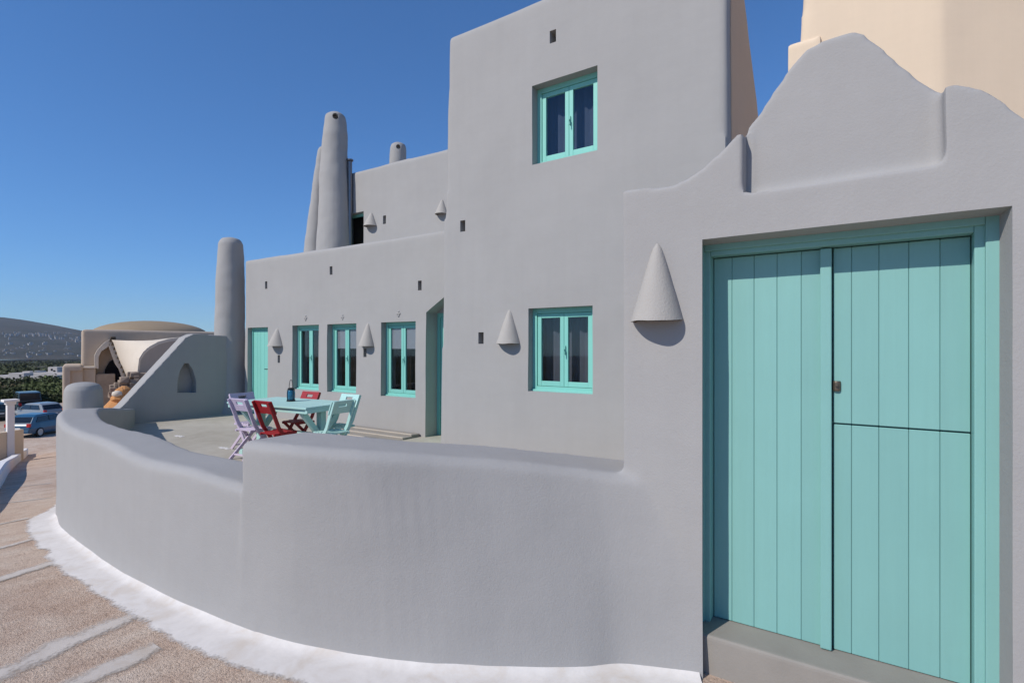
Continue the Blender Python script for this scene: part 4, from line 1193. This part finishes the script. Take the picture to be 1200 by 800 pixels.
# ================================================================== PLANTS
def shrub(u, v, d, rx, h, label, mat, nleaf=2600, name="shrub", z0=None):
    p = atD(u, v, d); g = ground_z(p.x, p.y) if z0 is None else z0
    zt = p.z; zb = g
    H = max(1.5, zt-zb)
    e = thing(name, label, "shrub" if name == "shrub" else "tree", (p.x, p.y, g), 0, "shrubs below the street")
    m = MB(); cl = []
    rnd = random.Random(int(u*31+v*7+d))
    for k in range(13):
        a = rnd.uniform(0, 6.28); rr = rx*math.sqrt(rnd.random())*.85
        zc = zb+H*(.30+.58*rnd.random()*(1-.45*(rr/rx)))
        cl.append((p.x+rr*math.cos(a), p.y+rr*math.sin(a), zc, rx*rnd.uniform(.28, .48)))
    for k in range(5):
        c = cl[k]; m.tube([(p.x+rnd.uniform(-.1, .1), p.y+rnd.uniform(-.1, .1), g-.4), (p.x+(c[0]-p.x)*.4, p.y+(c[1]-p.y)*.4, g+(c[2]-g)*.5), c[:3]], .06, 6)
    m.build("trunk", M['bark'], e)
    vs, fs = [], []
    for k in range(nleaf):
        c = cl[k % len(cl)]
        th_, ph_ = rnd.uniform(0, 6.283), math.acos(rnd.uniform(-1, 1)); r = c[3]*rnd.random()**.4
        q = Vector((c[0]+r*math.sin(ph_)*math.cos(th_), c[1]+r*math.sin(ph_)*math.sin(th_), c[2]+r*.85*math.cos(ph_)))
        s = rnd.uniform(.10, .24)*(d/55)
        a = Vector((rnd.gauss(0, 1), rnd.gauss(0, 1), rnd.gauss(0, 1))).normalized(); b = a.orthogonal().normalized()
        i = len(vs); vs += [tuple(q-a*s), tuple(q+b*s*.5), tuple(q+a*s), tuple(q-b*s*.5)]; fs.append((i, i+1, i+2, i+3))
    f = MB(); f.add(vs, fs); f.build("crown", M[mat], e, fix=False)
LB = ["dark green shrub behind the dark green car", "dark bushy shrub behind the slim white pillar", "broad dark green shrub above the dark van", "olive green shrub between van and shed", "bright olive tree beside the annexe wall", "dry brownish shrub under the far white house", "dark shrub below the far grey house", "green shrub just left of the annexe", "low dark shrub behind the block shed", "dark green tree under the grey house, beside the olive tree"]
SP = [(0, 462, 54, 3.2, 'leaf'), (14, 463, 57, 3.0, 'leaf'), (28, 466, 55, 2.8, 'leaf'), (43, 468, 56, 2.8, 'leaf2'), (66, 447, 62, 3.0, 'leaf2'), (12, 452, 76, 3.6, 'leaf3'), (38, 453, 74, 3.8, 'leaf'), (62, 462, 52, 2.2, 'leaf2'), (54, 474, 51, 1.8, 'leaf'), (52, 456, 66, 3.0, 'leaf')]
for (u, v, d, rx, mt), lb in zip(SP, LB): shrub(u, v, d, rx, 0, lb, mt)
for i, (u, v, d, rx, mt) in enumerate([(-25, 455, 62, 3.6, 'leaf'), (-60, 458, 58, 3.4, 'leaf2'), (24, 447, 95, 4.2, 'leaf'), (2, 449, 92, 4.2, 'leaf'), (70, 441, 112, 4.5, 'leaf2')]):
    shrub(u, v, d, rx, 0, ["shrub beyond the low whitewashed wall", "olive shrub beyond the low whitewashed wall", "dark shrub growing before the grey flat roofed house", "dark shrub growing before the pale terraced house", "olive tree between the grey house and the annexe"][i], mt, 1600)

def far_scrub():
    rnd = random.Random(5); vs, fs = [], []
    for k in range(420):
        u = rnd.uniform(-120, 100); d = 170*math.exp(rnd.uniform(0, 1.9)); tr = ray(u, 405)
        x, y = tr[0]*d, tr[1]*d; g = ground_z(x, y); w = rnd.uniform(2, 6); h = rnd.uniform(1.5, 4.5)
        for q in range(26):
            c = Vector((x+rnd.gauss(0, w*.45), y+rnd.gauss(0, w*.45), g+h*rnd.random()*.9)); s = rnd.uniform(.5, 1.1)
            a = Vector((rnd.gauss(0, 1), rnd.gauss(0, 1), rnd.gauss(0, 1))).normalized(); b = a.orthogonal().normalized()
            i = len(vs); vs += [tuple(c-a*s), tuple(c+b*s*.7), tuple(c+a*s), tuple(c-b*s*.7)]; fs.append((i, i+1, i+2, i+3))
    m = MB(); m.add(vs, fs); o = m.build("far_scrub", M['leaf'], fix=False); o['kind'] = 'stuff'
    tag(o, "dark scrub and low trees dotted over the far plain", "scrub")
far_scrub()

# ================================================================== FAR HOUSES
def far_house(label, blocks, mat, d):
    us = [b[0] for b in blocks]; p = atD(blocks[0][0], blocks[0][3], d)
    e = thing("far_house", label, "house", (p.x, p.y, ground_z(p.x, p.y)))
    fwd = Vector((-sn, cs, 0)); rt = Vector((cs, sn, 0))
    for (u0, v0, u1, v1, mm, off, wins) in blocks:
        dd = d+off; a = atD(u0, v1, dd); b = atD(u1, v1, dd); zt = atD(u0, v0, dd).z; zb = min(a.z, ground_z(a.x, a.y))-3
        m = MB(); q = [a, b, b+fwd*6, a+fwd*6]
        m.hexa([(k.x, k.y, zb) for k in q]+[(k.x, k.y, zt) for k in q]); m.build("wall", M[mm], e, bevel=.08)
        for (wu, wv, ww, wh) in wins:
            c = atD(wu, wv, dd-.05); k = dd/FPX; m = MB(); hw, hh = ww*k/2, wh*k/2
            q = [c-rt*hw-fwd*.05, c+rt*hw-fwd*.05, c+rt*hw+fwd*.12, c-rt*hw+fwd*.12]
            m.hexa([(z.x, z.y, c.z-hh) for z in q]+[(z.x, z.y, c.z+hh) for z in q]); m.build("window", M['dark'], e)
far_house("pale terraced house on the slope below the street", [(-12, 440, 12, 452, 'farwhite', 3, [(4, 445, 1.6, 2.2)]), (10, 437, 28, 452, 'farwhite', 0, [(16, 443, 2, 2.2), (23.5, 440, 2, 2.2)]), (26, 435, 35, 452, 'farwhite', 5, [(30, 441, 1.5, 2)]), (33, 440.5, 39, 450, 'farwhite', -2, [])], 'farwhite', 165)
far_house("dark grey flat roofed house with a white rooftop room", [(39.5, 438.5, 73, 452, 'fargrey', 0, []), (39, 436.5, 74, 438.6, 'farwhite', -.5, []), (56, 430, 67, 436.6, 'farwhite', 2, [(60.5, 433, 1.8, 2.2), (63.5, 434.5, 2, 1.5)]), (54, 439.5, 67, 442, 'farwhite', -3, [])], 'fargrey', 150)

# ================================================================== HAZE
hz = MB(); hz.box(-4800, 4800, -4800, 7200, -150, 330)
hm = bpy.data.materials.new("haze_air"); hm.use_nodes = True
hn = hm.node_tree; hn.nodes.clear()
ho = hn.nodes.new("ShaderNodeOutputMaterial"); hv_ = hn.nodes.new("ShaderNodeVolumePrincipled")
hv_.inputs['Color'].default_value = (.86, .90, 1.0, 1); hv_.inputs['Density'].default_value = 0.00007; hv_.inputs['Anisotropy'].default_value = .0
hn.links.new(hv_.outputs[0], ho.inputs['Volume'])
HAZE = True
if HAZE:
    o = hz.build("haze", hm); o['kind'] = 'stuff'
    tag(o, "thin bluish summer haze in the air over the valley", "haze")
for o in bpy.data.objects:
    for k in ('_base', '_local'):
        if k in o: del o[k]
